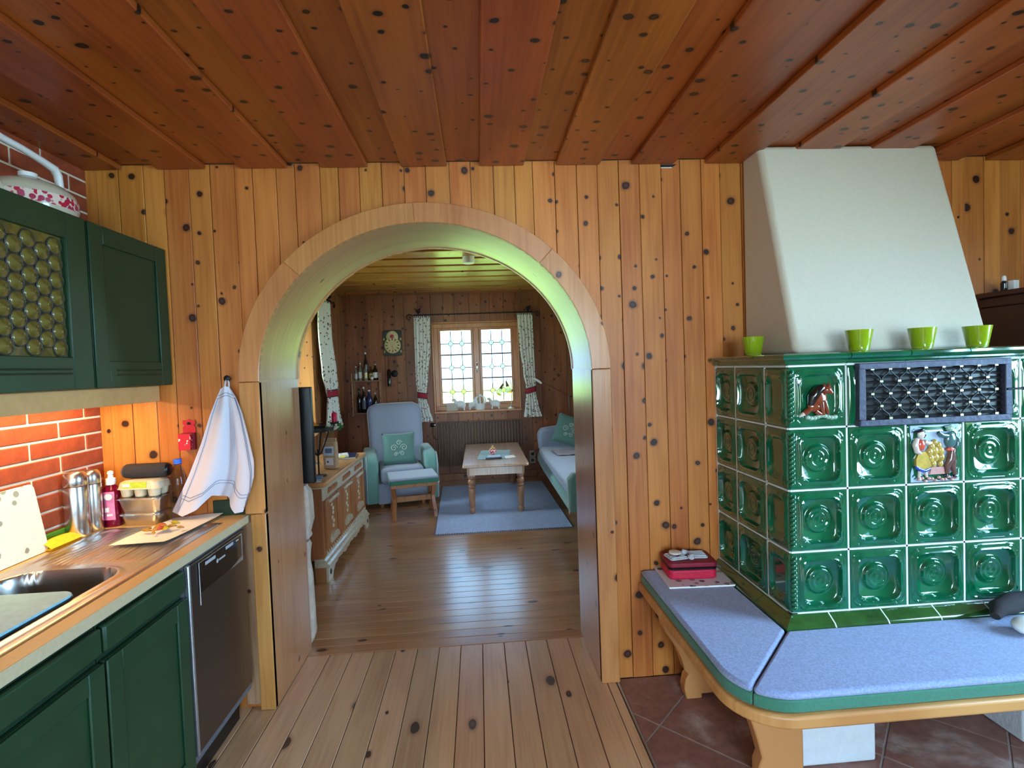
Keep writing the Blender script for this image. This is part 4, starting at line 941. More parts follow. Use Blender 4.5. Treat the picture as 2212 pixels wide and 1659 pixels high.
P_('woman_legs',MB().tube([(-0.066,y0-0.003,-0.058),(-0.070,y0-0.004,-0.080),(-0.064,y0-0.004,-0.094)],[0.006,0.005,0.004],8).tube([(-0.046,y0-0.003,-0.058),(-0.040,y0-0.004,-0.084)],[0.006,0.004],8),'skin')
sh=MB()
for i,(a,b,r) in enumerate(((-0.010,0.040,0.010),(-0.022,0.026,0.012),(0.004,0.028,0.012),(-0.030,0.006,0.013),(-0.010,0.010,0.014),(0.012,0.010,0.013),(-0.026,-0.016,0.013),(-0.008,-0.014,0.014),(0.014,-0.014,0.013),(-0.016,-0.036,0.011),(0.010,-0.036,0.011))): sh.ball((a,y0-0.005,b),(r,0.009,r*1.2),9,6)
P_('corn_shock',sh,'gold')
P_('corn_basket',MB().prism([(-0.026,-0.048),(0.022,-0.048),(0.026,-0.074),(-0.030,-0.074)],y0-0.008,y0,'y'),'pinkgl')
P_('man_head',MB().ball((0.045,y0-0.006,0.088),(0.013,0.008,0.012)).tube([(0.028,y0-0.006,0.094),(0.045,y0-0.011,0.097),(0.060,y0-0.006,0.093)],[0.003,0.006,0.003],8),'stonegl')
P_('man_jacket',MB().ball((0.050,y0-0.006,0.046),(0.022,0.010,0.030)).tube([(0.036,y0-0.006,0.062),(0.016,y0-0.008,0.064),(0.002,y0-0.008,0.076)],[0.009,0.009,0.006],9).tube([(0.064,y0-0.005,0.062),(0.076,y0-0.007,0.048),(0.074,y0-0.008,0.026),(0.062,y0-0.008,0.018)],[0.008,0.009,0.008,0.005],9),'tealg')
P_('man_belt',MB().ball((0.048,y0-0.007,0.013),(0.018,0.008,0.008)),'redgl')
P_('man_trousers',MB().tube([(0.052,y0-0.006,0.008),(0.046,y0-0.008,-0.020),(0.034,y0-0.007,-0.046),(0.034,y0-0.006,-0.074)],[0.013,0.014,0.011,0.007],9).tube([(0.052,y0-0.005,0.006),(0.054,y0-0.006,-0.024),(0.056,y0-0.006,-0.052),(0.066,y0-0.005,-0.078)],[0.012,0.013,0.010,0.006],9),'browng')
P_('man_boots',MB().ball((0.032,y0-0.004,-0.080),(0.010,0.006,0.005)).ball((0.067,y0-0.004,-0.086),(0.006,0.006,0.010)),'blackg')
fl_=MB()
for i in range(12): fl_.ball((-0.070+i*0.0125,y0-0.004,-0.092+0.006*math.sin(i*2.3)),(0.007,0.006,0.006),7,5)
P_('flower_border',fl_,'pinkgl')
# mouldings swept round the stove foot and crown
def sweep(profile,p0,p1,mit0,mit1,horizontal):
    # profile: (out, z); piece runs along x on the front or along y on the side; mit=1 cuts a mitre
    mb=MB(); vs=[]
    for end,mt_ in ((p0,mit0),(p1,mit1)):
        for o_,z in profile:
            if horizontal: vs.append((end-(o_ if mt_ else 0),SYF-o_,z))
            else: vs.append((SXF-o_,end-(o_ if mt_ else 0),z))
    n_=len(profile); fs=[(i,i+1,n_+i+1,n_+i) for i in range(n_-1)]+[tuple(range(n_)),tuple(range(2*n_-1,n_-1,-1)),(n_-1,0,n_,2*n_-1)]
    return mb.add(vs,fs)
foot=[(-0.01,0.484),(0.040,0.484),(0.047,0.489),(0.047,0.499),(0.040,0.510),(0.026,0.519),(0.012,0.528),(0.004,0.533),(-0.01,0.533)]
crown=[(-0.02,1.420),(0.004,1.420),(0.010,1.424),(0.013,1.432),(0.020,1.437),(0.029,1.440),(0.034,1.447),(0.032,1.456),(0.024,1.461),(-0.02,1.461)]
for nm,prof,stp,mt_ in (('foot_moulding',foot,0.196,'glazeo'),('crown_moulding',crown,0.2205,'glaze')):
    e=SXF; nxt=1.215 if nm[0]=='f' else 1.2965; first=True
    while e<SXE-0.01:
        obj(nm,sweep(prof,e+(0 if first else 0.0015),min(nxt,SXE)-0.0015,first,False,True),M[mt_],stv,smooth=35); e=nxt; nxt+=stp; first=False
        if nm[0]=='f' and e<SXE-0.02: obj('grout_joint',sweep([(o_+0.0003,z_+(0.0003 if z_>0.49 else 0)) for o_,z_ in prof],e-0.0022,e+0.0022,False,False,True),M['grout'],stv)
    e=SYF; nxt=SYF+0.165; first=True
    while e<2.26:
        obj(nm,sweep(prof,e+(0 if first else 0.0015),min(nxt,2.262)-0.0015,first,False,False),M[mt_],stv,smooth=35); e=nxt; nxt+=0.196; first=False
obj('joint_line',MB().box(SXF-0.003,SXE,SYF-0.003,SYF+0.02,0.5335,0.5375).box(SXF-0.003,SXF+0.02,SYF-0.003,2.262,0.5335,0.5375),M['grout'],stv)
obj('top_slab',MB().box(SXF-0.015,SXE,SYF-0.015,2.262,1.4275,1.4600),M['glaze'],stv)
# plaster hood: upright sides, sloping front, soft edges
hood=MB(); vs=[(1.222,1.885,1.4605),(2.030,1.885,1.4605),(2.030,2.264,1.4605),(1.222,2.264,1.4605),(1.226,2.122,2.354),(2.030,2.122,2.354),(2.030,2.264,2.354),(1.226,2.264,2.354)]
hood.add(vs,[(0,1,2,3),(4,5,6,7),(0,1,5,4),(1,2,6,5),(2,3,7,6),(3,0,4,7)])
# notch under the ceiling boards: stop at the lower board face
for i in range(4,8): pass
hd_=obj('plaster_hood',hood,M['plaster'],stv,bevel=0.022,seg=4)
# black grille over the warm-air opening
gr=obj('grille_frame',MB().box(1.326,1.896,SYF-0.030,SYF-0.005,1.196,1.218).box(1.326,1.896,SYF-0.030,SYF-0.005,1.398,1.419).box(1.326,1.350,SYF-0.030,SYF-0.005,1.218,1.398).box(1.872,1.896,SYF-0.030,SYF-0.005,1.218,1.398),M['ironl'],stv,bevel=0.003)
obj('grille_back',MB().box(1.350,1.872,SYF-0.012,SYF-0.006,1.218,1.398),M['black'],gr)
wm=MB(); C_,R_=8,4; dx=0.515/7.6; dz=0.18/4
for r in range(5):
    for c in range(9):
        xx=1.352+0.022+dx*(c+(0.5 if r%2 else 0)); zz=1.221+dz*0.85*r+0.008*0
nodes=[]
for r in range(5):
    zz=1.2225+r*0.0435
    for c in range(9):
        xx=1.378+c*0.0665+(0.033 if r%2 else 0.0)
        if xx<1.868: nodes.append((r,xx,zz))
for r,xx,zz in nodes:
    for r2_,x2,z2 in nodes:
        if r2_==r+1 and abs(abs(x2-xx)-0.033)<0.003:
            s_=1 if x2>xx else -1
            wm.tube([(xx,SYF-0.021,zz),(xx+s_*0.006,SYF-0.021,zz+0.013),(xx+s_*0.0165,SYF-0.021,zz+0.0218),(x2-s_*0.006,SYF-0.021,z2-0.013),(x2,SYF-0.021,z2)],0.0024,5)
obj('wire_lattice',wm,M['iron'],gr,smooth=60)
clip_me=mesh('wire_clip',MB().box(-0.006,0.006,-0.0035,0.0035,-0.0035,0.0035)); clip_me.materials.append(M['brass'])
for r,xx,zz in nodes: obj('wire_clip',clip_me,None,gr,loc=(xx,SYF-0.0215,zz))
rip=MB()
for k in range(9): rip.tube([(1.352+0.52*t,SYF-0.0135+0.002*math.sin(40*t+k),1.226+0.0205*k+0.002*math.sin(23*t+2*k)) for t in [i/24 for i in range(25)]],0.0055,5)
obj('ripple_plate',rip,M['iron'],gr,smooth=60)
obj('latch',MB().tube([(1.875,SYF-0.032,1.308),(1.935,SYF-0.030,1.308)],0.004,8).ball((1.938,SYF-0.030,1.308),0.006,8,6),M['iron'],gr)
obj('end_panel',MB().box(SXE-0.007,SXE+0.002,SYF+0.004,2.262,0.536,1.419),M['glaze'],stv)
# masonry the stove stands on
obj('slab',MB().box(1.062,SXE,1.708,2.262,0.408,0.500),M['rplaster'],stv)
obj('pier',MB().box(1.062,1.362,1.684,2.262,0.0,0.4045),M['rplaster'],stv,bevel=0.010,seg=3)
obj('pier',MB().box(1.945,SXE,1.70,2.262,0.0,0.4045),M['rplaster'],stv,bevel=0.010,seg=3)
# lime votive glasses on the crown
def votive(x,y,label):
    t=thing('votive_glass',label,'glass',(x,y,1.4612))
    obj('cup',MB().lathe([(0.030,0.0),(0.031,0.003),(0.044,0.078),(0.0415,0.078),(0.029,0.014),(0,0.012)],28),M['limegl'],t,smooth=50)
    obj('base_rim',MB().lathe([(0.0302,0.004),(0.0322,0.0055),(0.0308,0.007)],28),M['opal'],t,smooth=60)
a=at(1627,765,2.05); votive(a.x,2.05,'lime votive glass in the gap beside the white hood')
a=at(1856,756,1.765); votive(a.x,1.765,'lime votive glass nearest the shaded end of the hood')
a=at(1992,750,1.765); votive(a.x,1.765,'lime votive glass in the middle of three before the hood')
a=at(2111,746,1.765); votive(a.x,1.765,'lime votive glass nearest the carved wall cupboard')
# ---- bench and its cushions
bn=thing('corner_bench','pine corner bench wrapped round the tiled stove','bench',(0,0,0))
def round_corner(cx_,cy_,r,n=10,a0=180,a1=270): return [(cx_+r*math.cos(math.radians(a0+(a1-a0)*k/n)),cy_+r*math.sin(math.radians(a0+(a1-a0)*k/n))) for k in range(n+1)]
R1=0.17
outline=[(0.693,2.262)]+round_corner(0.693+R1,1.332+R1,R1)+[(2.55,1.332),(2.55,1.704),(1.058,1.704),(1.058,2.262)]
obj('seat_board',MB().prism(outline,0.408,0.446,'z'),M['bench'],bn,bevel=0.008,seg=3)
def bracket(pts,y0,y1): return obj('leg',MB().prism(pts,y0,y1,'y'),M['bench'],bn,bevel=0.006)
bz=0.406
bracket([(0.735,bz),(0.735,0.36),(0.745,0.315),(0.770,0.270),(0.800,0.225),(0.820,0.175),(0.832,0.125),(0.850,0.110),(0.836,0.090),(0.828,0.050),(0.836,0.0),(0.905,0.0),(0.905,0.02),(0.955,0.02),(1.05,0.02),(1.05,bz)],2.085,2.140)
bracket([(0.845,bz),(0.850,0.33),(0.868,0.25),(0.895,0.16),(0.912,0.09),(0.900,0.06),(0.900,0.0),(1.058,0.0),(1.058,bz)],1.630,1.683)
bracket([(2.05,bz),(2.05,0.0),(2.25,0.0),(2.25,bz)],1.60,1.66)
def cushion(pts,label):
    t=thing('seat_cushion',label,'cushion',(0,0,0)); z0=0.4475
    obj('green_border',MB().prism(pts,z0,z0+0.036,'z'),M['feltg'],t,bevel=0.004,seg=2)
    ctr=Vector((sum(p[0] for p in pts)/len(pts),sum(p[1] for p in pts)/len(pts)))
    obj('grey_top',MB().prism([(p[0]+0.0008*(ctr.x-p[0]),p[1]+0.0008*(ctr.y-p[1])) for p in pts],z0+0.034,z0+0.056,'z'),M['felt'],t,bevel=0.013,seg=4)
    return t
rc=round_corner(0.706+0.16,1.347+0.16,0.16,12)
# counter-clockwise outlines (inset is to the left)
midi=6
corner_in=(1.030,1.672)
cushion([(0.706,2.255),(0.706,1.95)]+rc[:midi]+[(rc[midi][0]-0.001,rc[midi][1]+0.001)]+[(1.030,1.678),(1.032,2.255)],'grey felt seat cushion against the plank wall carrying the red bag')
cushion([(rc[midi][0]+0.001,rc[midi][1]-0.001)]+rc[midi+1:]+[(1.4,1.347),(2.0,1.347),(2.54,1.347),(2.54,1.672),(1.033,1.674)],'long grey felt seat cushion along the stove front')
# ---- magazine, red bag and pill packs
mg=thing('magazine','magazine lying under the red bag','magazine',(0.905,2.145,0.5035),math.radians(-3))
obj('pages',MB().box(-0.140,0.135,-0.105,0.110,0.0,0.006),M['paper'],mg)
obj('cover',MB().box(-0.142,0.137,-0.107,0.111,0.0062,0.0075),M['printed'],mg)
rb=thing('red_bag','red zipped first-aid bag on the magazine','bag',(0.893,2.172,0.5115),math.radians(-4))
obj('lower_half',MB().prism(rrect(-0.103,0.103,-0.070,0.075,0.022),0.0,0.042,'z'),M['red'],rb,bevel=0.008,seg=3)
obj('zip',MB().prism(rrect(-0.1045,0.1045,-0.0715,0.0765,0.022),0.043,0.051,'z'),M['black'],rb)
obj('upper_half',MB().prism(rrect(-0.106,0.106,-0.073,0.078,0.024),0.052,0.074,'z'),M['redd'],rb,bevel=0.006,seg=3)
obj('zip_pull',MB().tube([(0.106,-0.04,0.047),(0.120,-0.045,0.044),(0.126,-0.046,0.040)],0.003,6),M['darkgrey'],rb)
def blister(x,y,rz,label):
    t=thing('pill_pack',label,'pill pack',(x,y,0.5865),rz)
    obj('foil',MB().prism(rrect(-0.042,0.042,-0.038,0.038,0.01),0,0.006,'z'),M['pipe'],t,bevel=0.002)
    for i in range(4): obj('rib',MB().tube([(-0.036,-0.027+0.018*i,0.007),(0.036,-0.027+0.018*i,0.007)],0.004,6),M['pipe'],t)
blister(0.838,2.172,0.15,'pale pill pack under the round tin on the red bag')
blister(0.932,2.178,-0.1,'pale pill pack beside the crumpled foil on the red bag')
tn=thing('small_tin','small round tin on the pill pack','tin',(0.832,2.165,0.5985))
obj('box',MB().lathe([(0.024,0),(0.025,0.002),(0.025,0.010),(0,0.010)],24),M['chrome'],tn,smooth=40); obj('lid',MB().lathe([(0.0265,0.0105),(0.0265,0.015),(0.02,0.017),(0,0.0165)],24),M['labelw'],tn,smooth=40)
def crumple(x,y,r,label,s):
    random.seed(s); mb=MB()
    mb.ball((0,0,r*0.8),(r,r,r*0.8),10,7); mb.v=[(a_*random.uniform(0.75,1.15),b_*random.uniform(0.75,1.15),c_*random.uniform(0.85,1.1)) for a_,b_,c_ in mb.v]
    tag(obj('foil_ball',mb,M['pipe'],loc=(x,y,0.5862)),label,'foil')
crumple(0.884,2.190,0.016,'crumpled foil scrap between the pill packs',3)
crumple(0.893,2.135,0.015,'crumpled foil scrap at the rim of the red bag',4)
# ---- dark carved cupboard on the plank wall, tube and bottle on it
wc=thing('carved_cupboard','dark carved wall cupboard with painted roses','cupboard',(2.62,2.13,0))
obj('body',MB().box(-0.25,0.25,-0.075,0.132,1.05,1.645),M['dwood'],wc,bevel=0.004)
obj('cornice',MB().box(-0.275,0.275,-0.10,0.132,1.690,1.712),M['dwood'],wc,bevel=0.006); obj('cornice_step',MB().box(-0.262,0.262,-0.088,0.132,1.646,1.689),M['dwood'],wc,bevel=0.008)
cv=MB()
for i in range(14): cv.ball((-0.255+i*0.0392,-0.101,1.701),(0.013,0.006,0.008),8,6)
obj('carved_beads',cv,M['dwood'],wc,smooth=60)
dd=obj('door',MB().box(-0.205,0.205,-0.090,-0.076,1.09,1.63),M['dwood'],wc,bevel=0.003)
for b_ in ((-0.205,-0.165,1.09,1.63),(0.165,0.205,1.09,1.63),(-0.165,0.165,1.09,1.13),(-0.165,0.165,1.595,1.63)): obj('door_frame',MB().box(b_[0],b_[1],-0.100,-0.0905,b_[2],b_[3]),M['dwood'],dd,bevel=0.003)
def flower(cx_,cz_):
    for (dx_,dz_,r,mt_) in ((0,0.028,0.014,'rose'),(-0.012,-0.002,0.013,'rose'),(0.013,0.0,0.013,'rose'),(0,-0.040,0.016,'rose'),(-0.036,0.012,0.012,'leaf'),(0.036,0.018,0.012,'leaf'),(-0.030,-0.026,0.012,'leaf'),(0.032,-0.024,0.012,'leaf'),(0.0,0.058,0.008,'gold'),(0.024,0.044,0.008,'gold'),(-0.024,0.044,0.008,'gold'),(0.036,-0.044,0.008,'gold'),(-0.034,-0.046,0.008,'gold')):
        obj('painted_petal',MB().lathe([(0,-0.0008),(r,0),(0,0.0008)],12,(cx_+dx_,-0.0912,cz_+dz_),'y'),M[mt_],dd)
flower(-0.09,1.545); flower(0.08,1.545)
gb=thing('dropper_bottle','dark dropper bottle on the carved cupboard','bottle',(2.372,2.15,1.7125))
obj('body',MB().lathe([(0.012,0),(0.013,0.003),(0.013,0.034),(0.007,0.040),(0.007,0.044)],16),M['darkb'],gb,smooth=40); obj('cap',MB().lathe([(0.009,0.044),(0.009,0.056),(0.006,0.066),(0,0.067)],14),M['whitep'],gb,smooth=40)
tag(obj('medicine_box',MB().box(-0.016,0.016,-0.011,0.011,0,0.043),M['labelw'],loc=(2.402,2.135,1.7125),rot=(0,0,0.2),bevel=0.001,seg=1),'small white medicine carton on the carved cupboard','carton')

p=atz(2207,1362,0.504)
bd_=thing('cloth_bundle','dark bundle with pale rounded end on the long cushion','bundle',(p.x+0.012,p.y+0.045,0.5045),math.radians(12))
obj('pale_end',MB().ball((-0.030,-0.062,0.027),(0.046,0.040,0.027),14,9),M['whitep'],bd_,smooth=60)
obj('dark_wrap',MB().tube([(-0.06,0.010,0.030),(-0.02,0.024,0.046),(0.06,0.030,0.050),(0.14,0.030,0.046)],[0.014,0.028,0.034,0.032],12),M['blackm'],bd_,smooth=60)
# ================================================================= LIVING ROOM
def atx(px,py,X):
    d = r2*((px-1106)/F_PX) + u2*(-(py-829.5)/F_PX) + fwd
    return EYE + d*((X-EYE.x)/d.x)
# ---- rug
rg=thing('rug','grey wool rug under the pine coffee table','rug',(0,0,0))
rq=[(-0.433,4.463),(0.787,4.464),(0.748,6.345),(-0.498,6.300)]
obj('pile',MB().prism(rq,0.0005,0.011,'z'),M['rug'],rg,bevel=0.003)
wh=MB()
for i in range(4):
    a,b=Vector(rq[i]),Vector(rq[(i+1)%4]); n_=int((b-a).length/0.02)
    for k in range(n_):
        p=a+(b-a)*((k+0.5)/n_); wh.ball((p.x,p.y,0.007),(0.0065,0.0065,0.006),6,4)
o=obj('binding_stitches',wh,M['rugb'],rg); o['kind']='stuff'
# ---- coffee table
ct=thing('coffee_table','pine coffee table with turned legs on the rug','table',(0.135,5.66,0.0125))
obj('tabletop',MB().prism(rrect(-0.327,0.327,-0.71,0.71,0.03),0.468,0.496,'z'),M['table'],ct,bevel=0.008,seg=3)
for b_ in ((-0.262,0.262,-0.655,-0.635),(-0.262,0.262,0.635,0.655)): obj('apron',MB().box(b_[0],b_[1],b_[2],b_[3],0.385,0.467),M['table'],ct,bevel=0.002)
for b_ in ((-0.284,-0.264),(0.264,0.284)): obj('apron',MB().box(b_[0],b_[1],-0.632,0.632,0.385,0.467),M['table'],ct,bevel=0.002)
tl=mesh('turned_leg',MB().box(-0.036,0.036,-0.036,0.036,0.372,0.467).lathe([(0.020,0),(0.024,0.012),(0.030,0.034),(0.027,0.048),(0.021,0.056),(0.028,0.068),(0.030,0.12),(0.034,0.18),(0.036,0.232),(0.031,0.248),(0.024,0.253),(0.034,0.264),(0.034,0.274),(0.026,0.282),(0.035,0.300),(0.038,0.318),(0.033,0.336),(0.026,0.344),(0.034,0.354),(0.030,0.372)],22),35); tl.materials.append(M['tleg'])
for sx in (-1,1):
    for sy in (-1,1): obj('leg',tl,None,ct,loc=(sx*0.243,sy*0.615,0))
ZT=0.0125+0.4965
tag(obj('table_runner',MB().prism([(-0.05,5.26),(0.27,5.22),(0.33,5.78),(0.0,5.83)],ZT,ZT+0.002,'z'),M['cushg']),'small green cloth on the coffee table','cloth')
sg=thing('sugar_pot','round patterned pot with lid on the green cloth','pot',(0.125,5.53,ZT+0.0023))
obj('bowl',MB().lathe([(0.022,0),(0.024,0.004),(0.036,0.018),(0.042,0.038),(0.036,0.056),(0.026,0.064)],22),M['floralpot'] if 'floralpot' in M else M['kband'],sg,smooth=50)
obj('lid',MB().lathe([(0.029,0.064),(0.028,0.070),(0.014,0.082),(0.006,0.086),(0.008,0.094),(0,0.098)],22),M['gold'],sg,smooth=50)
tag(obj('remote_control',MB().prism(rrect(-0.085,0.085,-0.02,0.02,0.008),0,0.014,'z'),M['black'],loc=(0.125,5.245,ZT+0.003),rot=(0,0,0.06),bevel=0.003),'black remote control before the sugar pot','remote')
tag(obj('note_paper',MB().prism([(0.25,5.24),(0.36,5.28),(0.34,5.42),(0.24,5.38)],ZT+0.0025,ZT+0.0035,'z'),M['paper']),'white note on the coffee table corner','paper')
tag(obj('booklet',MB().prism([(0.06,5.33),(0.20,5.34),(0.20,5.47),(0.07,5.46)],ZT+0.0025,ZT+0.006,'z'),M['bluelab']),'pale booklet between remote control and sugar pot','booklet')
# ---- armchair, its cushion, footstool
ac=thing('armchair','grey wing-back armchair with green arms facing the arch','armchair',(-0.935,5.83,0),math.radians(14))
def shell(pts_y,zs,w0,th):
    pass
def backf(u,v,sg):
    # backrest: width tapers, top rounded
    z=0.40+0.67*v; a=u*2-1; rr=0.10
    hw=0.315-0.02*(1-v)
    if z>1.07-rr: t=(z-(1.07-rr))/rr; hw-=rr*(1-math.sqrt(max(0,1-t*t)))
    yb=0.20+0.19*v; cr=0.035*(a*a)
    e=math.sqrt(max(0.0,1-abs(a)**6))*math.sqrt(max(0.0,1-max(0,(v-0.85)/0.15)**4))
    return (a*hw, yb+(-1 if sg<0 else 1)*0.055*max(0.18,e)-cr*(1 if sg<0 else 0.6), z)
bkm=MB().grid(lambda u,v:backf(u,v,-1),21,21).grid(lambda u,v:backf(u,v,1),21,21)
for s_ in (0,1): bkm.grid(lambda u,v:tuple(backf(s_,v,-1)[i]*(1-u)+backf(s_,v,1)[i]*u for i in range(3)),3,21)
bkm.grid(lambda u,v:tuple(backf(u,1,-1)[i]*(1-v)+backf(u,1,1)[i]*v for i in range(3)),21,3)
obj('backrest',bkm,M['upg'],ac,smooth=60)
edge=[backf(0,v/20,1) for v in range(21)]+[backf(u/20,1,1) for u in range(1,20)]+[backf(1,1-v/20,1) for v in range(21)]
obj('back_piping',MB().tube(edge,0.008,6),M['pipe'],ac,smooth=60)
obj('seat_cushion',MB().prism(rrect(-0.225,0.225,-0.42,0.22,0.06),0.27,0.435,'z'),M['upg'],ac,bevel=0.04,seg=4)
obj('seat_base',MB().box(-0.26,0.26,-0.36,0.24,0.05,0.268),M['upg'],ac,bevel=0.01)
for s_ in (-1,1):
    ar=obj('armrest',MB().prism([(-0.37,0.06),(-0.385,0.46),(-0.375,0.52),(-0.33,0.552),(-0.05,0.575),(0.24,0.585),(0.30,0.56),(0.31,0.06)],-0.068,0.068,'x'),M['upt'],ac,loc=(s_*0.315,0,0),bevel=0.03,seg=4)
    obj('arm_panel',MB().prism([(-0.36,0.07),(-0.37,0.44),(0.28,0.50),(0.29,0.07)],-0.003,0.003,'x'),M['upg'],ar,loc=(s_*0.0705,0,0),bevel=0.002)
    obj('arm_piping',MB().tube([(0.0 if s_<0 else 0.0,-0.384,0.07),(0,-0.394,0.46),(0,-0.382,0.53),(0,-0.33,0.562)],0.004,6),M['pipe'],ar,loc=(s_*0.055,0,0))
for sx in (-1,1):
    for sy in (-1,1): obj('foot',MB().lathe([(0.018,0),(0.026,0.05)],12,(sx*0.22,-0.02+sy*0.26,0)),M['furn'],ac)
def deco_cushion(name_label,loc,rot,s=0.36):
    t=thing('throw_cushion',name_label,'cushion',loc); t.rotation_euler=rot
    obj('cover',MB().pillow((0,0,0),s,s,0.13,17),M['cushg'],t,smooth=70)
    em=[]
    for cx_,cy_,r,dr in ((-0.045,0.0,0.030,1),(0.04,0.0,0.032,-1),(0.0,0.045,0.024,1),(0.02,-0.05,0.022,-1),(-0.03,-0.055,0.018,1)):
        em.append([(cx_+dr*r*(1-k/22*0.8)*math.cos(k*0.42),cy_+r*(1-k/22*0.8)*math.sin(k*0.42)) for k in range(22)])
    for p in em: obj('embroidery',MB().tube([(x*1.25,y*1.25,0.066*math.sqrt(max(0,(1-abs(x*2.5/s)**4)*(1-abs(y*2.5/s)**4)))+0.002) for x,y in p],0.0035,5),M['embro'],t)
    return t
deco_cushion('green satin cushion with silver scrolls on the armchair',(-0.905,5.665,0.60),(math.radians(72),0,math.radians(12)))
fs_=thing('footstool','padded pine footstool before the grey armchair','stool',(-0.70,5.125,0),math.radians(13))
obj('pad',MB().prism(rrect(-0.235,0.235,-0.20,0.20,0.02),0.398,0.425,'z'),M['upg'],fs_,bevel=0.012,seg=3)
obj('pad_border',MB().prism(rrect(-0.237,0.237,-0.202,0.202,0.02),0.362,0.3975,'z'),M['tealg2'] if 'tealg2' in M else M['feltg'],fs_,bevel=0.004)
obj('apron',MB().box(-0.222,0.222,-0.185,0.185,0.325,0.3615),M['furn'],fs_,bevel=0.004)
for sx in (-1,1):
    for sy in (-1,1):
        pts=[(sx*0.198,sy*0.135,0.324),(sx*0.193,sy*0.118,0.27),(sx*0.185,sy*0.110,0.215),(sx*0.190,sy*0.125,0.15),(sx*0.198,sy*0.148,0.08),(sx*0.200,sy*0.158,0.012)]
        obj('leg',MB().tube(pts,[0.026,0.024,0.022,0.023,0.024,0.022],4,sq=0.8),M['furn'],fs_)
obj('stretcher',MB().box(-0.185,0.185,-0.016,0.016,0.15,0.205),M['furn'],fs_,bevel=0.004)
for sx in (-1,1): obj('cross_rail',MB().box(sx*0.19-0.015,sx*0.19+0.015,-0.118,0.118,0.155,0.20),M['furn'],fs_,bevel=0.004)
obj('end_knob',MB().ball((0.240,-0.15,0.352),0.010,10,7),M['whitep'],fs_,smooth=60)
# ---- sofa
sf=thing('sofa','grey sofa with green base along the living room wall','sofa',(1.22,5.18,0))
obj('base',MB().box(-0.28,0.50,-1.15,1.15,0.0,0.275),M['feltg'],sf)
obj('seat_frame',MB().prism([(-0.545,-1.20),(0.5,-1.20),(0.5,1.20),(-0.50,1.20),(-0.535,1.0),(-0.548,0.4)],0.278,0.385,'z'),M['upt'],sf,bevel=0.03,seg=3)
obj('seat_cushion',MB().prism([(-0.535,-1.16),(0.28,-1.16),(0.28,1.16),(-0.46,1.16),(-0.52,0.95),(-0.538,0.4)],0.388,0.455,'z'),M['upg'],sf,bevel=0.03,seg=4)
obj('backrest',MB().box(0.29,0.50,-1.18,1.18,0.388,0.80),M['upg'],sf,bevel=0.05,seg=4)
obj('armrest',MB().prism([(-0.50,0.40),(-0.515,0.62),(-0.47,0.68),(-0.30,0.70),(0.285,0.72),(0.285,0.40)],1.04,1.20,'y'),M['upg'],sf,bevel=0.04,seg=4)
na=obj('armrest',MB().prism([(-0.555,0.30),(-0.560,0.56),(-0.52,0.61),(0.285,0.63),(0.285,0.30)],-1.30,-1.21,'y'),M['upt'],sf,bevel=0.025,seg=3)
obj('arm_piping',MB().tube([(-0.558,-1.305,0.30),(-0.563,-1.305,0.56),(-0.52,-1.305,0.612),(0.28,-1.305,0.632)],0.005,6),M['pipe'],na)
deco_cushion('green cushion with silver scrolls on the sofa',(1.08,6.10,0.655),(math.radians(70),math.radians(18),math.radians(-14)),0.38)
bl=thing('blanket','mauve knitted blanket folded on the sofa seat','blanket',(1.03,5.72,0.457),math.radians(4))
obj('cloth',MB().grid(lambda u,v:(-0.20+0.42*u,-0.19+0.38*v,0.010+0.003*math.sin(19*u)+0.003*math.sin(15*v)),14,14).grid(lambda u,v:(-0.20+0.42*u,-0.19+0.38*v,0.001),14,14),M['mauve'],bl,smooth=60)
# ---- reading lamp behind the sofa
rl=thing('floor_lamp','thin reading lamp with white head over the sofa','lamp',(1.16,6.50,0))
obj('base',MB().lathe([(0.12,0),(0.12,0.012),(0.02,0.02)],24),M['darkgrey'],rl,smooth=40)
obj('pole',MB().tube([(0,0,0.015),(0,0,1.06)],0.008,8),M['darkgrey'],rl)
obj('arm',MB().tube([(0,0,1.045),(-0.20,-0.03,1.17),(-0.41,-0.05,1.27)],0.006,8),M['radi'],rl)
obj('head',MB().tube([(-0.36,-0.045,1.232),(-0.40,-0.05,1.265),(-0.46,-0.05,1.302)],[0.013,0.016,0.013],10),M['whitep'],rl,smooth=50)
# ---- radiator
rd=thing('radiator','brown ribbed radiator under the leaded window','radiator',(0,6.61,0))
obj('back_plate',MB().box(-0.556,0.545,0.012,0.040,0.195,0.765),M['radi'],rd)
fm=mesh('rib',MB().prism([(-0.012,0.011),(-0.010,-0.020),(-0.005,-0.026),(0.005,-0.026),(0.010,-0.020),(0.012,0.011)],0.20,0.76,'z'),35); fm.materials.append(M['radi'])
for k in range(28): obj('rib',fm,None,rd,loc=(-0.540+k*0.0395,0,0))
obj('top_grille',MB().box(-0.556,0.545,-0.026,0.040,0.766,0.772),M['radi'],rd)
obj('valve',MB().lathe([(0.0,-0.03),(0.022,-0.03),(0.026,0.0),(0.022,0.03),(0,0.03)],16,(-0.615,0.0,0.745),'x'),M['black'],rd,smooth=50)
obj('valve_cap',MB().ball((-0.585,-0.028,0.748),0.011,10,7),M['whitep'],rd,smooth=60)
obj('valve_pipe',MB().tube([(-0.615,0.0,0.72),(-0.615,0.02,0.60),(-0.59,0.03,0.55),(-0.557,0.028,0.55)],0.009,8),M['radi'],rd)
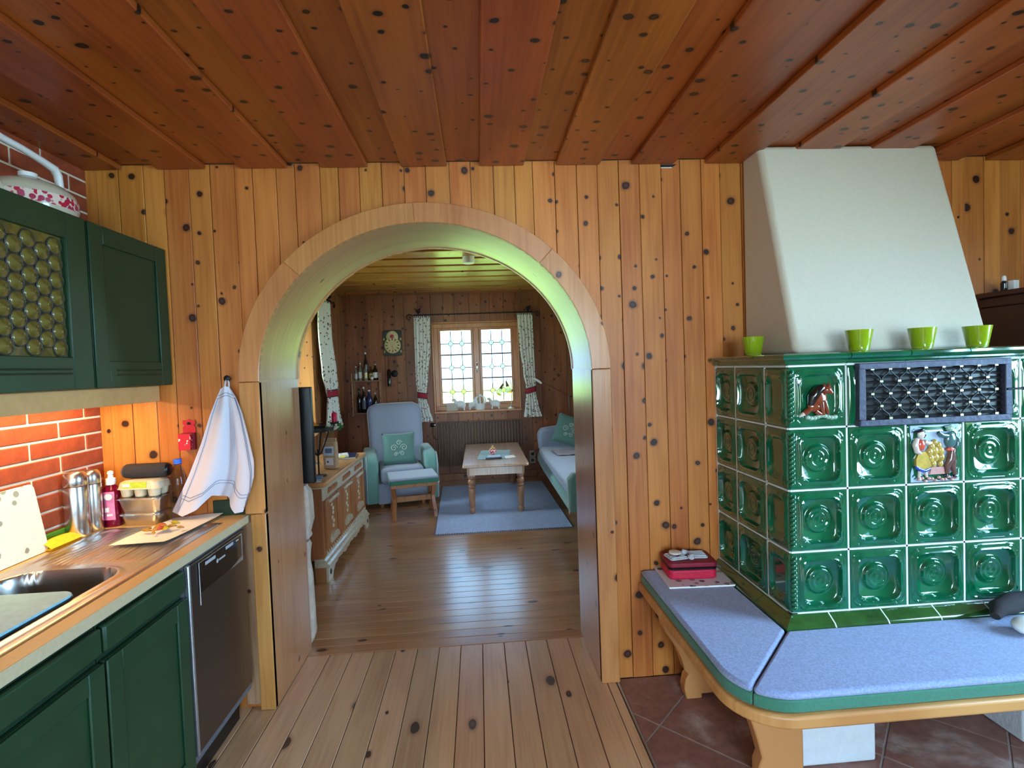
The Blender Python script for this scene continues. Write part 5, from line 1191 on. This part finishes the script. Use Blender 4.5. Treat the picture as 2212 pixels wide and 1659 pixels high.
# ---- curtains
def curtain(label,axis,plane,tab,zs,group=None,folds=9,tie=None,seed=0):
    # tab: list of (z, a0, a1) along the wall; axis 'x' or 'y'
    t=thing('curtain',label,'curtain',(0,0,0))
    def fn(u,v,d=0):
        z=zs[0]+(zs[1]-zs[0])*v
        for (z0,a0,a1),(z1,b0,b1) in zip(tab,tab[1:]):
            if z<=z0+1e-9 and z>=z1-1e-9:
                k=(z0-z)/(z0-z1); k=k*k*(3-2*k); l_=a0+(b0-a0)*k; r_=a1+(b1-a1)*k; break
        wid=r_-l_; a=l_+wid*u; off=(0.012+0.05*wid)*math.sin(u*folds*2*PI/1.0*0.5+seed)+d
        return (a,plane-0.004+off*0.55,z) if axis=='x' else (plane+0.004-off*0.55,a,z)
    obj('cloth',MB().grid(fn,64,40).grid(lambda u,v:fn(u,v,0.004),64,40),M['curt'],t,smooth=70)
    hs=MB()
    z0,a0,a1=tab[0]
    for k in range(8):
        a=a0+(a1-a0)*(k+0.5)/8; p=(a,plane-0.016,z0-0.012) if axis=='x' else (plane+0.016,a,z0-0.012)
        hs.ball(p,(0.006,0.006,0.012),6,5)
    obj('pleat_stitch',hs,M['lead'],t)
    ti=tie
    def band(u,v):
        an=2*PI*u; zz=ti[0]+(ti[1]-ti[0])*v; c=(ti[2]+ti[3])/2; h=(ti[3]-ti[2])/2+0.006
        skew=ti[4]*math.cos(an)
        return (c+h*math.cos(an),plane+0.030*math.sin(an)-0.002,zz+skew) if axis=='x' else (plane-0.030*math.sin(an)+0.002,c+h*math.cos(an),zz+skew)
    bd=obj('tieback',MB().grid(band,28,4,cu=True),M['band'],t,smooth=60)
    for v in (0,1): obj('tieback_edge',MB().tube([band(k/28,v) for k in range(28)],0.005,5,True),M['lead'],bd)
    return t
curtain('printed curtain beside the wall clock','x',6.60,[(2.148,-0.795,-0.588),(1.75,-0.800,-0.600),(1.35,-0.803,-0.645),(1.15,-0.790,-0.672),(1.10,-0.785,-0.679),(0.95,-0.790,-0.640),(0.79,-0.772,-0.600)],(2.148,0.792),tie=(1.10,1.165,-0.782,-0.676,-0.012))
curtain('printed curtain beside the reading lamp','x',6.60,[(2.146,0.530,0.726),(1.75,0.545,0.730),(1.35,0.585,0.735),(1.19,0.612,0.738),(1.13,0.615,0.735),(0.95,0.595,0.765),(0.795,0.572,0.808)],(2.146,0.796),tie=(1.115,1.18,0.612,0.738,0.018),seed=1)
PX=-1.625
cy=lambda px,py: atx(px,py,PX).y
tabl=[]
for zz,pl,pyl,prr,pyr in ((2.245,688,660,712,645),(1.90,689,730,716,720),(1.45,697,810,727,805),(1.27,705,850,731,845),(1.20,709,868,730,866),(1.05,708,905,734,905),(0.83,706,940,741,942)):
    tabl.append((zz,cy(pl,pyl),cy(prr,pyr)))
curtain('printed curtain at the deep side window','y',PX,tabl,(2.245,0.832),tie=(1.20,1.275,tabl[4][1],tabl[4][2],0.0),folds=7)
def rod(label,axis,plane,a0,a1,z):
    t=thing('curtain_rod',label,'curtain rod',(0,0,0)); P3=lambda a,o,zz:(a,plane+o,zz) if axis=='x' else (plane-o,a,zz)
    obj('bar',MB().tube([P3(a0,0,z),(P3(a1,0,z))],0.008,8),M['iron'],t)
    for a,s_ in ((a0,-1),(a1,1)):
        obj('scroll',MB().tube([P3(a+s_*(0.055+0.045*(1-k/20*0.85)*math.cos(PI-k*0.42)),0,z-0.028+0.045*(1-k/20*0.85)*math.sin(PI-k*0.42)+0.02*(k==0)) for k in range(21)],0.006,6),M['iron'],t)
    for a in (a0+0.06,a1-0.06):
        br=obj('bracket',MB().tube([P3(a,0.074,z+0.05),P3(a,0.05,z+0.035),P3(a,0,z+0.004)],0.008,6).lathe([(0.022,0),(0.03,0.012),(0.0,0.02)],10,P3(a,0.055,z+0.035)),M['iron'],t)
        obj('leaf_ornament',MB().ball(P3(a,0.02,z+0.055),(0.030,0.010,0.020),8,6).ball(P3(a+0.02,0.02,z+0.075),(0.012,0.008,0.016),8,6),M['iron'],t)
rod('black iron curtain rod over the leaded window','x',6.60,-0.80,0.735,2.162)
rod('black iron curtain rod at the deep side window','y',-1.625,4.0,cy(716,645)+0.03,2.262)
# ---- wall clock
ck=thing('wall_clock','painted shield clock with cream dial and weights','clock',(-1.087,6.678,0))
obj('plate',MB().prism(rrect(-0.122,0.122,1.655,1.985,0.02),-0.022,-0.001,'y'),M['clockb'],ck,bevel=0.004)
obj('crest',MB().lathe([(0,-0.027),(0.070,-0.027),(0.076,-0.0225)],28,(0,0,1.900),'y'),M['clockd'],ck,smooth=40)
obj('dial',MB().lathe([(0.050,-0.030),(0.096,-0.030),(0.104,-0.0225)],36,(0,0,1.790),'y'),M['clockd'],ck,smooth=40)
obj('dial_centre',MB().lathe([(0,-0.029),(0.050,-0.029),(0.050,-0.024)],28,(0,0,1.790),'y'),M['clockb'],ck,smooth=40)
for k in range(12):
    a=2*PI*k/12; c,s_=math.cos(a),math.sin(a)
    obj('hour_mark',MB().add([(c*0.064-s_*0.005,-0.0315,1.79+s_*0.064+c*0.005),(c*0.064+s_*0.005,-0.0315,1.79+s_*0.064-c*0.005),(c*0.090+s_*0.005,-0.0315,1.79+s_*0.090-c*0.005),(c*0.090-s_*0.005,-0.0315,1.79+s_*0.090+c*0.005)],[(0,1,2,3)]),M['black'],ck)
obj('hour_hand',MB().box(-0.004,0.004,-0.036,-0.034,1.735,1.80),M['brass'],ck); obj('minute_hand',MB().prism([(-0.004,1.785),(0.004,1.785),(0.03,1.72),(0.026,1.718)],-0.039,-0.037,'y'),M['brass'],ck)
obj('rosette',MB().ball((0,-0.029,1.905),(0.026,0.005,0.026),10,7),M['rose'],ck,smooth=60)
for s_ in (-1,1):
    for z in (1.70,1.86): obj('corner_flower',MB().ball((s_*0.105,-0.024,z+0.01),(0.012,0.003,0.018),8,6),M['gold'],ck)
for x0,z0 in ((-0.060,1.49),(0.022,1.46),(0.0,1.46)): obj('chain',MB().tube([(x0,-0.028,1.66),(x0,-0.028,z0)],0.003,5),M['iron'],ck)
obj('weight',MB().lathe([(0.0,1.26),(0.022,1.262),(0.024,1.28),(0.024,1.47),(0.012,1.485),(0,1.487)],16,(-0.060,-0.028,0)),M['darkb'],ck,smooth=40)
obj('pendulum_bob',MB().lathe([(0,-0.040),(0.040,-0.034),(0.044,-0.028),(0.040,-0.022),(0,-0.016)],20,(0.010,0,1.425),'y'),M['iron'],ck,smooth=50)
# ---- wall shelf with bottles
ws=thing('wall_shelf','turned pine wall shelf holding liqueur bottles','shelf',(-1.425,6.60,0))
for z in (0.930,1.338): obj('shelf_board',MB().box(-0.185,0.185,-0.07,0.076,z,z+0.014),M['tleg'],ws,bevel=0.003)
def post(x,y): 
    prof=[(0.010,0.90)]
    for k in range(13): z=0.92+k*0.034; prof+=[(0.014,z),(0.009,z+0.012),(0.009,z+0.022)] if k%3 else [(0.017,z),(0.012,z+0.010),(0.010,z+0.024)]
    prof+=[(0.012,1.36),(0.010,1.42),(0.014,1.44),(0,1.455)]
    return obj('post',MB().lathe(prof,10,(x,y,0)),M['tleg'],ws,smooth=50)
for x in (-0.172,0.172): post(x,-0.056)
for x in (-0.172,0.172): obj('rear_post',MB().box(x-0.01,x+0.01,0.055,0.075,0.90,1.45),M['tleg'],ws)
def bottle(x,y,z,r,h,mt,cap,label,lab=None,group='bottles on the wall shelf',ball=None):
    t=thing('liqueur_bottle',label,'bottle',(x,y,z),group=group)
    obj('body',MB().lathe([(r*0.9,0),(r,0.006),(r,h*0.58),(r*0.8,h*0.68),(r*0.36,h*0.78),(r*0.33,h*0.93)],16),M[mt],t,smooth=45)
    obj('stopper',MB().lathe([(r*0.40,h*0.925),(r*0.42,h*0.985),(0,h)],12),M[cap],t,smooth=45)
    if lab: obj('label',MB().lathe([(r*1.015,h*0.14),(r*1.015,h*0.48)],16),M[lab],t,smooth=60)
zt,zl=1.3525,0.9445
bottle(-1.545,6.575,zt,0.020,0.185,'clrb','whitep','narrow clear bottle at the curtain end of the upper shelf','labelw')
bottle(-1.505,6.62,zt,0.026,0.250,'darkb','darkb','tall dark bottle behind the clear bottles on the shelf')
bottle(-1.490,6.565,zt,0.024,0.225,'clrb','brass','clear bottle with grey label on the upper shelf','labelw')
bottle(-1.425,6.60,zt,0.026,0.360,'darkb','whitep','tallest bottle with white neck on the upper shelf')
bottle(-1.420,6.545,zt,0.025,0.205,'clrb','darkb','clear bottle with gold label before the tallest bottle','gold')
bottle(-1.365,6.60,zt,0.030,0.180,'ambb','darkb','amber bottle with black stopper on the upper shelf','gold')
bottle(-1.345,6.545,zt,0.018,0.085,'clrb','brass','tiny clear bottle before the amber bottle','labelw')
bottle(-1.305,6.575,zt,0.034,0.205,'darkb','brass','stout dark bottle with pale label on the upper shelf','labelw')
bottle(-1.520,6.58,zl,0.030,0.300,'darkb','darkb','tall black bottle on the lower shelf')
bottle(-1.460,6.565,zl,0.028,0.330,'darkb','whitep','black bottle with grey emblem on the lower shelf','darkgrey')
bottle(-1.395,6.575,zl,0.040,0.290,'blub','whitep','broad blue bottle on the lower shelf','blub')
bottle(-1.320,6.58,zl,0.030,0.250,'darkb','whitep','dark bottle with white round stopper on the lower shelf')
# ---- sideboard
sbx=thing('sideboard','carved pine sideboard with cream mouldings','sideboard',(-1.385,4.225,0))
L2=0.645
obj('carcass',MB().box(-0.245,0.262,-L2+0.02,L2-0.02,0.15,0.655),M['furn'],sbx)
obj('top_board',MB().box(-0.25,0.300,-L2-0.012,L2+0.012,0.668,0.700),M['ftop'],sbx,bevel=0.010,seg=3)
obj('top_moulding',MB().box(-0.24,0.284,-L2+0.004,L2-0.004,0.655,0.6675),M['cream'],sbx,bevel=0.004)
obj('frieze',MB().box(0.262,0.272,-L2+0.02,L2-0.02,0.565,0.654),M['cream'],sbx,bevel=0.003)
sc_me=mesh('carved_scroll',MB().tube([(0,-0.012,-0.020),(0.007,-0.006,-0.006),(0.007,0.008,0.008),(0,0.014,0.022)],[0.003,0.006,0.006,0.003],6),60); sc_me.materials.append(M['furn'])
for k in range(3):
    for i in range(7): obj('carved_scroll',sc_me,None,sbx,loc=(0.272,-0.50+0.40*k+0.033*i,0.612))
for k in range(3):
    c=-0.405+0.405*k
    d=obj('door',MB().box(0.262,0.270,c-0.175,c+0.175,0.215,0.560),M['furn'],sbx,bevel=0.003)
    for b_ in ((c-0.175,c-0.115,0.215,0.560),(c+0.115,c+0.175,0.215,0.560)): obj('door_stile',MB().box(0.270,0.280,b_[0],b_[1],b_[2],b_[3]),M['furn'],d,bevel=0.003)
    obj('door_cornice',MB().box(0.270,0.296,c-0.115,c+0.115,0.528,0.552),M['cream'],d,bevel=0.006)
    obj('door_arch',MB().prism([(c-0.10+0.10*(1-math.cos(PI*i/12)),0.236+0.060*math.sin(PI*i/12)) for i in range(13)],0.270,0.290,'x'),M['cream'],d)
    cv_=MB()
    for i in range(6): cv_.ball((0.272,c+0.018*math.sin(2.2*i),0.330+0.032*i),(0.007,0.018,0.016),7,5)
    obj('door_carving',cv_,M['cream'],d,smooth=60)
    obj('pilaster',MB().box(0.262,0.276,c+0.180,c+0.225,0.165,0.560) if k<2 else MB().box(0.262,0.276,c+0.178,c+0.215,0.165,0.560),M['furn'],sbx,bevel=0.003)
bd_me=mesh('carved_bead',MB().tube([(0,-0.008,-0.014),(0.008,-0.002,0.0),(0,0.008,0.014)],[0.003,0.008,0.003],6),60); bd_me.materials.append(M['cream'])
for i in range(26): obj('carved_bead',bd_me,None,sbx,loc=(0.272,-0.592+0.047*i,0.186))
obj('base_moulding',MB().prism([(0.262,0.105),(0.300,0.105),(0.300,0.122),(0.286,0.132),(0.280,0.150),(0.262,0.162)],-L2,L2,'y') if False else MB().add([(x_,y_,z_) for y_ in (-L2,L2) for x_,z_ in ((0.20,0.105),(0.302,0.105),(0.302,0.122),(0.287,0.132),(0.280,0.150),(0.262,0.164),(0.20,0.164))],[tuple(range(7)),tuple(range(13,6,-1))]+[(i,(i+1)%7,7+(i+1)%7,7+i) for i in range(7)]),M['cream'],sbx)
ap=[(-L2,0.104),(-L2,0.0),(-L2+0.10,0.0),(-L2+0.115,0.035)]
for i in range(1,24):
    t=i/24; yy=-L2+0.13+(2*L2-0.26)*t; ap.append((yy,0.058+0.020*abs(math.sin(PI*3*t))+0.006*math.sin(PI*18*t)))
ap+=[(L2-0.115,0.035),(L2-0.10,0.0),(L2,0.0),(L2,0.104)]
obj('scalloped_plinth',MB().prism(ap,0.275,0.294,'x'),M['cream'],sbx,bevel=0.002,seg=1)
for s_ in (-1,1):
    obj('foot',MB().box(0.20,0.274,s_*L2-(0.09 if s_>0 else 0),s_*L2+(0.09 if s_<0 else 0),0.0,0.104),M['furn'],sbx)
    obj('foot',MB().box(-0.24,-0.17,s_*L2-(0.09 if s_>0 else 0),s_*L2+(0.09 if s_<0 else 0),0.0,0.149),M['furn'],sbx)
    obj('foot_rosette',MB().lathe([(0,0.297),(0.016,0.2965),(0.02,0.2942)],12,(0,s_*(L2-0.05),0.06),'x'),M['iron'],sbx)
# things on the sideboard
SZ=0.7005
tvt=thing('television','flat black television by the arch, seen from behind','television',(-1.262,2.772,0))
obj('panel',MB().box(-0.372,0.372,-0.012,0.020,0.872,1.386),M['tv'],tvt,bevel=0.006)
obj('screen',MB().box(-0.362,0.362,0.0202,0.0215,0.885,1.374),M['gloss'],tvt)
obj('wall_mount',MB().box(-0.10,0.10,-0.066,-0.0125,1.02,1.24),M['iron'],tvt)
b0=atz(716,1012,SZ)
bg_=thing('coffee_bag','kraft paper coffee bag with pale label on the sideboard','bag',(b0.x,b0.y,SZ),math.radians(-6))
obj('pouch',MB().prism([(-0.052,0),(0.052,0),(0.054,0.12),(0.050,0.215),(-0.050,0.215),(-0.054,0.12)],-0.030,0.030,'y'),M['kraft'],bg_,bevel=0.012,seg=3)
obj('folded_top',MB().box(-0.050,0.050,-0.010,0.010,0.214,0.242),M['kraft'],bg_,bevel=0.003)
obj('label',MB().box(-0.044,0.036,-0.0318,-0.0305,0.108,0.180),M['bluelab'],bg_); obj('label_print',MB().box(-0.032,0.024,-0.0326,-0.0319,0.128,0.165),M['stripe'],bg_)
obj('window_patch',MB().box(-0.030,0.030,-0.0318,-0.0305,0.032,0.090),M['printed'],bg_)
b1=atz(690,1032,SZ)
cs=thing('candle_stand','black iron stand carrying a tray with red candle','candle stand',(b1.x-0.02,b1.y+0.06,SZ))
obj('foot_plate',MB().lathe([(0.055,0),(0.055,0.006),(0.012,0.014)],20),M['iron'],cs,smooth=40)
obj('stem',MB().tube([(0,0,0.01),(0,0,0.20)],0.006,8),M['iron'],cs)
for k in range(5):
    a=2*PI*k/5+0.3; obj('rib',MB().tube([(0,0,0.15),(0.025*math.cos(a),0.025*math.sin(a),0.175),(0.055*math.cos(a),0.055*math.sin(a),0.25),(0.085*math.cos(a),0.085*math.sin(a),0.335)],0.005,6),M['iron'],cs,smooth=60)
obj('tray',MB().lathe([(0.0,0.330),(0.105,0.332),(0.118,0.338),(0.120,0.362),(0.114,0.362),(0.108,0.342),(0,0.340)],28),M['iron'],cs,smooth=40)
obj('pin',MB().tube([(0.02,0,0.34),(0.02,0,0.392)],0.003,6).lathe([(0,0.392),(0.024,0.393),(0.024,0.396),(0,0.397)],14,(0.02,0,0)),M['iron'],cs)
pcn=(b1.x-0.02+0.112,b1.y+0.06+0.06)
obj('side_cup',MB().lathe([(0.0,0.375),(0.030,0.377),(0.034,0.392),(0.032,0.392),(0,0.381)],16,(0.112,0.06,0)).tube([(0.112,0.06,0.376),(0.10,0.05,0.352)],0.006,6),M['iron'],cs,smooth=50)
tag(obj('candle',MB().lathe([(0.0,0),(0.022,0.0),(0.0225,0.003),(0.0225,0.072),(0.018,0.078),(0.004,0.074),(0,0.074)],20),M['candle'],loc=(pcn[0],pcn[1],SZ+0.3825),smooth=50),'red pillar candle on the iron stand','candle')
gl=thing('greenery_wreath','small white and green flower wreath round the red candle','wreath',(pcn[0],pcn[1]-0.002,SZ+0.352))
for k in range(11):
    a=2*PI*k/11; obj('petal' if k%2 else 'leaf',MB().ball((0.05*math.cos(a),0.045*math.sin(a),0.022*math.sin(k*2.1)),(0.017,0.010,0.012),8,6),M['opal'] if k%2 else M['leaf'],gl,smooth=60)
for k,(px_,py_,w_,d_,mt_,lb_,rz) in enumerate(((752,986,0.20,0.27,'navy','large navy magazine on the sideboard under the others',0.18),(741,988,0.15,0.22,'printed','printed magazine on the navy magazine',0.30),(748,992,0.05,0.14,'yelp','yellow leaflet on the printed magazine',0.12))):
    p=atz(px_,py_,SZ); z=SZ+sum((0.014,0.010,0.003)[:k])
    t=thing(('magazine','magazine','leaflet')[k],lb_,('magazine','magazine','leaflet')[k],(p.x-0.03,p.y,z),rz)
    h_=(0.013,0.009,0.0025)[k]
    obj('cover',MB().box(-w_/2,w_/2,-d_/2,d_/2,h_*0.75,h_),M[mt_],t); obj('pages',MB().box(-w_/2+0.003,w_/2-0.003,-d_/2+0.003,d_/2-0.003,0,h_*0.74),M['paper'],t)
p=atz(716,1034,SZ)
t=thing('envelope_stack','small stack of blue and white envelopes on the sideboard','envelopes',(p.x-0.11,p.y-0.04,SZ),0.2)
for k in range(4): obj('envelope',MB().box(-0.07+0.004*k,0.05+0.003*k,-0.06,0.06-0.004*k,0.006*k,0.006*k+0.005),M[('paper','stripe','bluelab','stripe')[k]],t)
def lily(label,loc,s,rz,flip=1):
    t=thing('flower_lamp',label,'lamp',loc,rz)
    obj('foot',MB().lathe([(0.075*s,0),(0.075*s,0.008),(0.03*s,0.018),(0.01*s,0.03)],24),M['brass'],t,smooth=50)
    obj('stem',MB().tube([(0,0,0.02),(0.01*s,0,0.15*s),(0.015*s,0,0.30*s),(-0.005*s,0,0.38*s),(-0.04*s,0,0.40*s),(-0.06*s,0,0.36*s)],0.005,8),M['brass'],t,smooth=60)
    def shade(dx,dz,tilt,mt1,mt2):
        d=thing_part('shade',t); d.location=(dx*s,0,dz*s); d.rotation_euler=(0,tilt,0)
        obj('cap',MB().lathe([(0.008*s,0.0),(0.014*s,-0.03*s),(0.024*s,-0.075*s)],16),M['radi'],d,smooth=60)
        obj('bell',MB().lathe([(0.024*s,-0.075*s),(0.032*s,-0.115*s),(0.045*s,-0.140*s)],16),M[mt1],d,smooth=60)
        obj('flared_rim',MB().grid(lambda u,v:((0.045+0.028*v)*s*math.cos(2*PI*u),(0.045+0.028*v)*s*math.sin(2*PI*u),(-0.140-0.022*v+0.007*v*math.sin(10*PI*u))*s),30,4,cu=True),M[mt2],d,smooth=60)
    shade(-0.06,0.365,0.25*flip,'opal','amber'); shade(-0.015,0.32,-0.45,'amber','opal') if flip>0 else shade(-0.10,0.33,0.5,'opal','amber')
    return t
q=at(676,880,4.28); lily('lily shaped lamp behind the television on the sideboard',(-1.47,4.36,SZ),1.45,0.3)
lily('lily shaped lamp on the window sill beside the sheep',(0.42,6.73,WZ0+0.0045),1.0,0.15,-1)
# ---- window sill things
ZS=WZ0+0.0045
def sheep(x,y,s,rz,label):
    t=thing('sheep_figurine',label,'figurine',(x,y,ZS),rz)
    # a seated sheep: barrel chest, haunches, short legs, turned head
    obj('body',MB().ball((0,0,0.062*s),(0.058*s,0.030*s,0.040*s),14,9).ball((-0.030*s,0,0.050*s),(0.032*s,0.030*s,0.034*s),12,8).tube([(0.030*s,0.012*s,0.045*s),(0.034*s,0.013*s,0.0)],0.008*s,7).tube([(0.030*s,-0.012*s,0.045*s),(0.034*s,-0.013*s,0.0)],0.008*s,7).tube([(-0.040*s,0.014*s,0.04*s),(-0.042*s,0.015*s,0.0)],0.009*s,7).tube([(-0.040*s,-0.014*s,0.04*s),(-0.042*s,-0.015*s,0.0)],0.009*s,7).tube([(0.040*s,0,0.080*s),(0.056*s,0,0.105*s)],[0.022*s,0.016*s],9).ball((0.066*s,0,0.112*s),(0.022*s,0.014*s,0.014*s),10,7),M['white'],t,smooth=60)
    obj('ears',MB().ball((0.056*s,0.018*s,0.118*s),(0.006*s,0.012*s,0.005*s),7,5).ball((0.056*s,-0.018*s,0.118*s),(0.006*s,0.012*s,0.005*s),7,5),M['opal'],t,smooth=60)
sheep(-0.255,6.755,1.25,PI,'white sheep figurine behind the square pot on the sill')
sheep(-0.085,6.765,1.05,0.3,'white sheep figurine hidden behind the crown pot')
sheep(0.205,6.755,1.2,PI,'white sheep figurine between crown pot and lily lamp')
tag(obj('square_pot',MB().prism(rrect(-0.070,0.070,-0.040,0.040,0.012),0,0.085,'z'),M['opal'],loc=(-0.362,6.692,ZS),bevel=0.004),'square white planter on the window sill','pot')
cp_=thing('crown_pot','white pot shaped like a crown on the window sill','pot',(0.010,6.695,ZS))
obj('pot',MB().lathe([(0.055,0),(0.060,0.006),(0.066,0.075),(0.070,0.085),(0.064,0.085)],24),M['white'],cp_,smooth=50)
for k in range(8):
    a=2*PI*k/8; obj('crown_arch',MB().tube([(0.066*math.cos(a),0.066*math.sin(a),0.085),(0.074*math.cos(a),0.074*math.sin(a),0.13),(0.058*math.cos(a),0.058*math.sin(a),0.165),(0.02*math.cos(a),0.02*math.sin(a),0.178)],[0.009,0.010,0.008,0.006],7),M['white'],cp_,smooth=60)
obj('crown_ball',MB().ball((0,0,0.192),0.018,12,8),M['white'],cp_,smooth=60)
# ---- ceiling spot, socket and cable
sp_=at(1012,561,4.5)
cl=thing('ceiling_spot','small white round spot lamp on the pale board ceiling','lamp',(sp_.x,4.5,LC))
obj('housing',MB().lathe([(0.052,0.0),(0.053,-0.045),(0.048,-0.058)],28),M['whitep'],cl,smooth=40); obj('lens',MB().lathe([(0,-0.054),(0.046,-0.056)],24),M['opal'],cl)
so_=thing('power_socket','double white power socket low on the plank wall','socket',(0.672,6.679,0.175))
for k in range(2):
    s_=obj('face_plate',MB().prism(rrect(-0.040,0.040,0.085*k,0.085*k+0.080,0.006),-0.010,-0.001,'y'),M['cream'],so_,bevel=0.002)
    obj('plug_well',MB().lathe([(0,-0.0108),(0.020,-0.0105),(0.022,-0.0101)],18,(0,0,0.085*k+0.04),'y'),M['lead'],s_)
pl_=thing('power_cable','black power cable plugged in beside the sofa','cable',(0,0,0))
obj('plug',MB().lathe([(0.0,-0.05),(0.014,-0.05),(0.020,-0.02),(0.020,-0.0)],14,(0.672,6.667,0.300),'y'),M['black'],pl_,smooth=50)
obj('cord',MB().tube([(0.672,6.62,0.30),(0.69,6.60,0.34),(0.74,6.56,0.37),(0.82,6.55,0.36)],0.005,6),M['black'],pl_,smooth=60)
pl2=thing('extension_cord','dark cord trailing along the skirting behind the table','cord',(0,0,0))
obj('cord',MB().tube([(0.40,6.62,0.006),(0.46,6.60,0.008),(0.50,6.58,0.05),(0.56,6.60,0.02),(0.64,6.60,0.007),(0.72,6.58,0.03),(0.78,6.56,0.10),(0.82,6.55,0.17)],0.006,6),M['radi'],pl2,smooth=60)
obj('inline_switch',MB().ball((0.47,6.595,0.016),(0.035,0.016,0.013),10,6),M['black'],pl2,smooth=60)
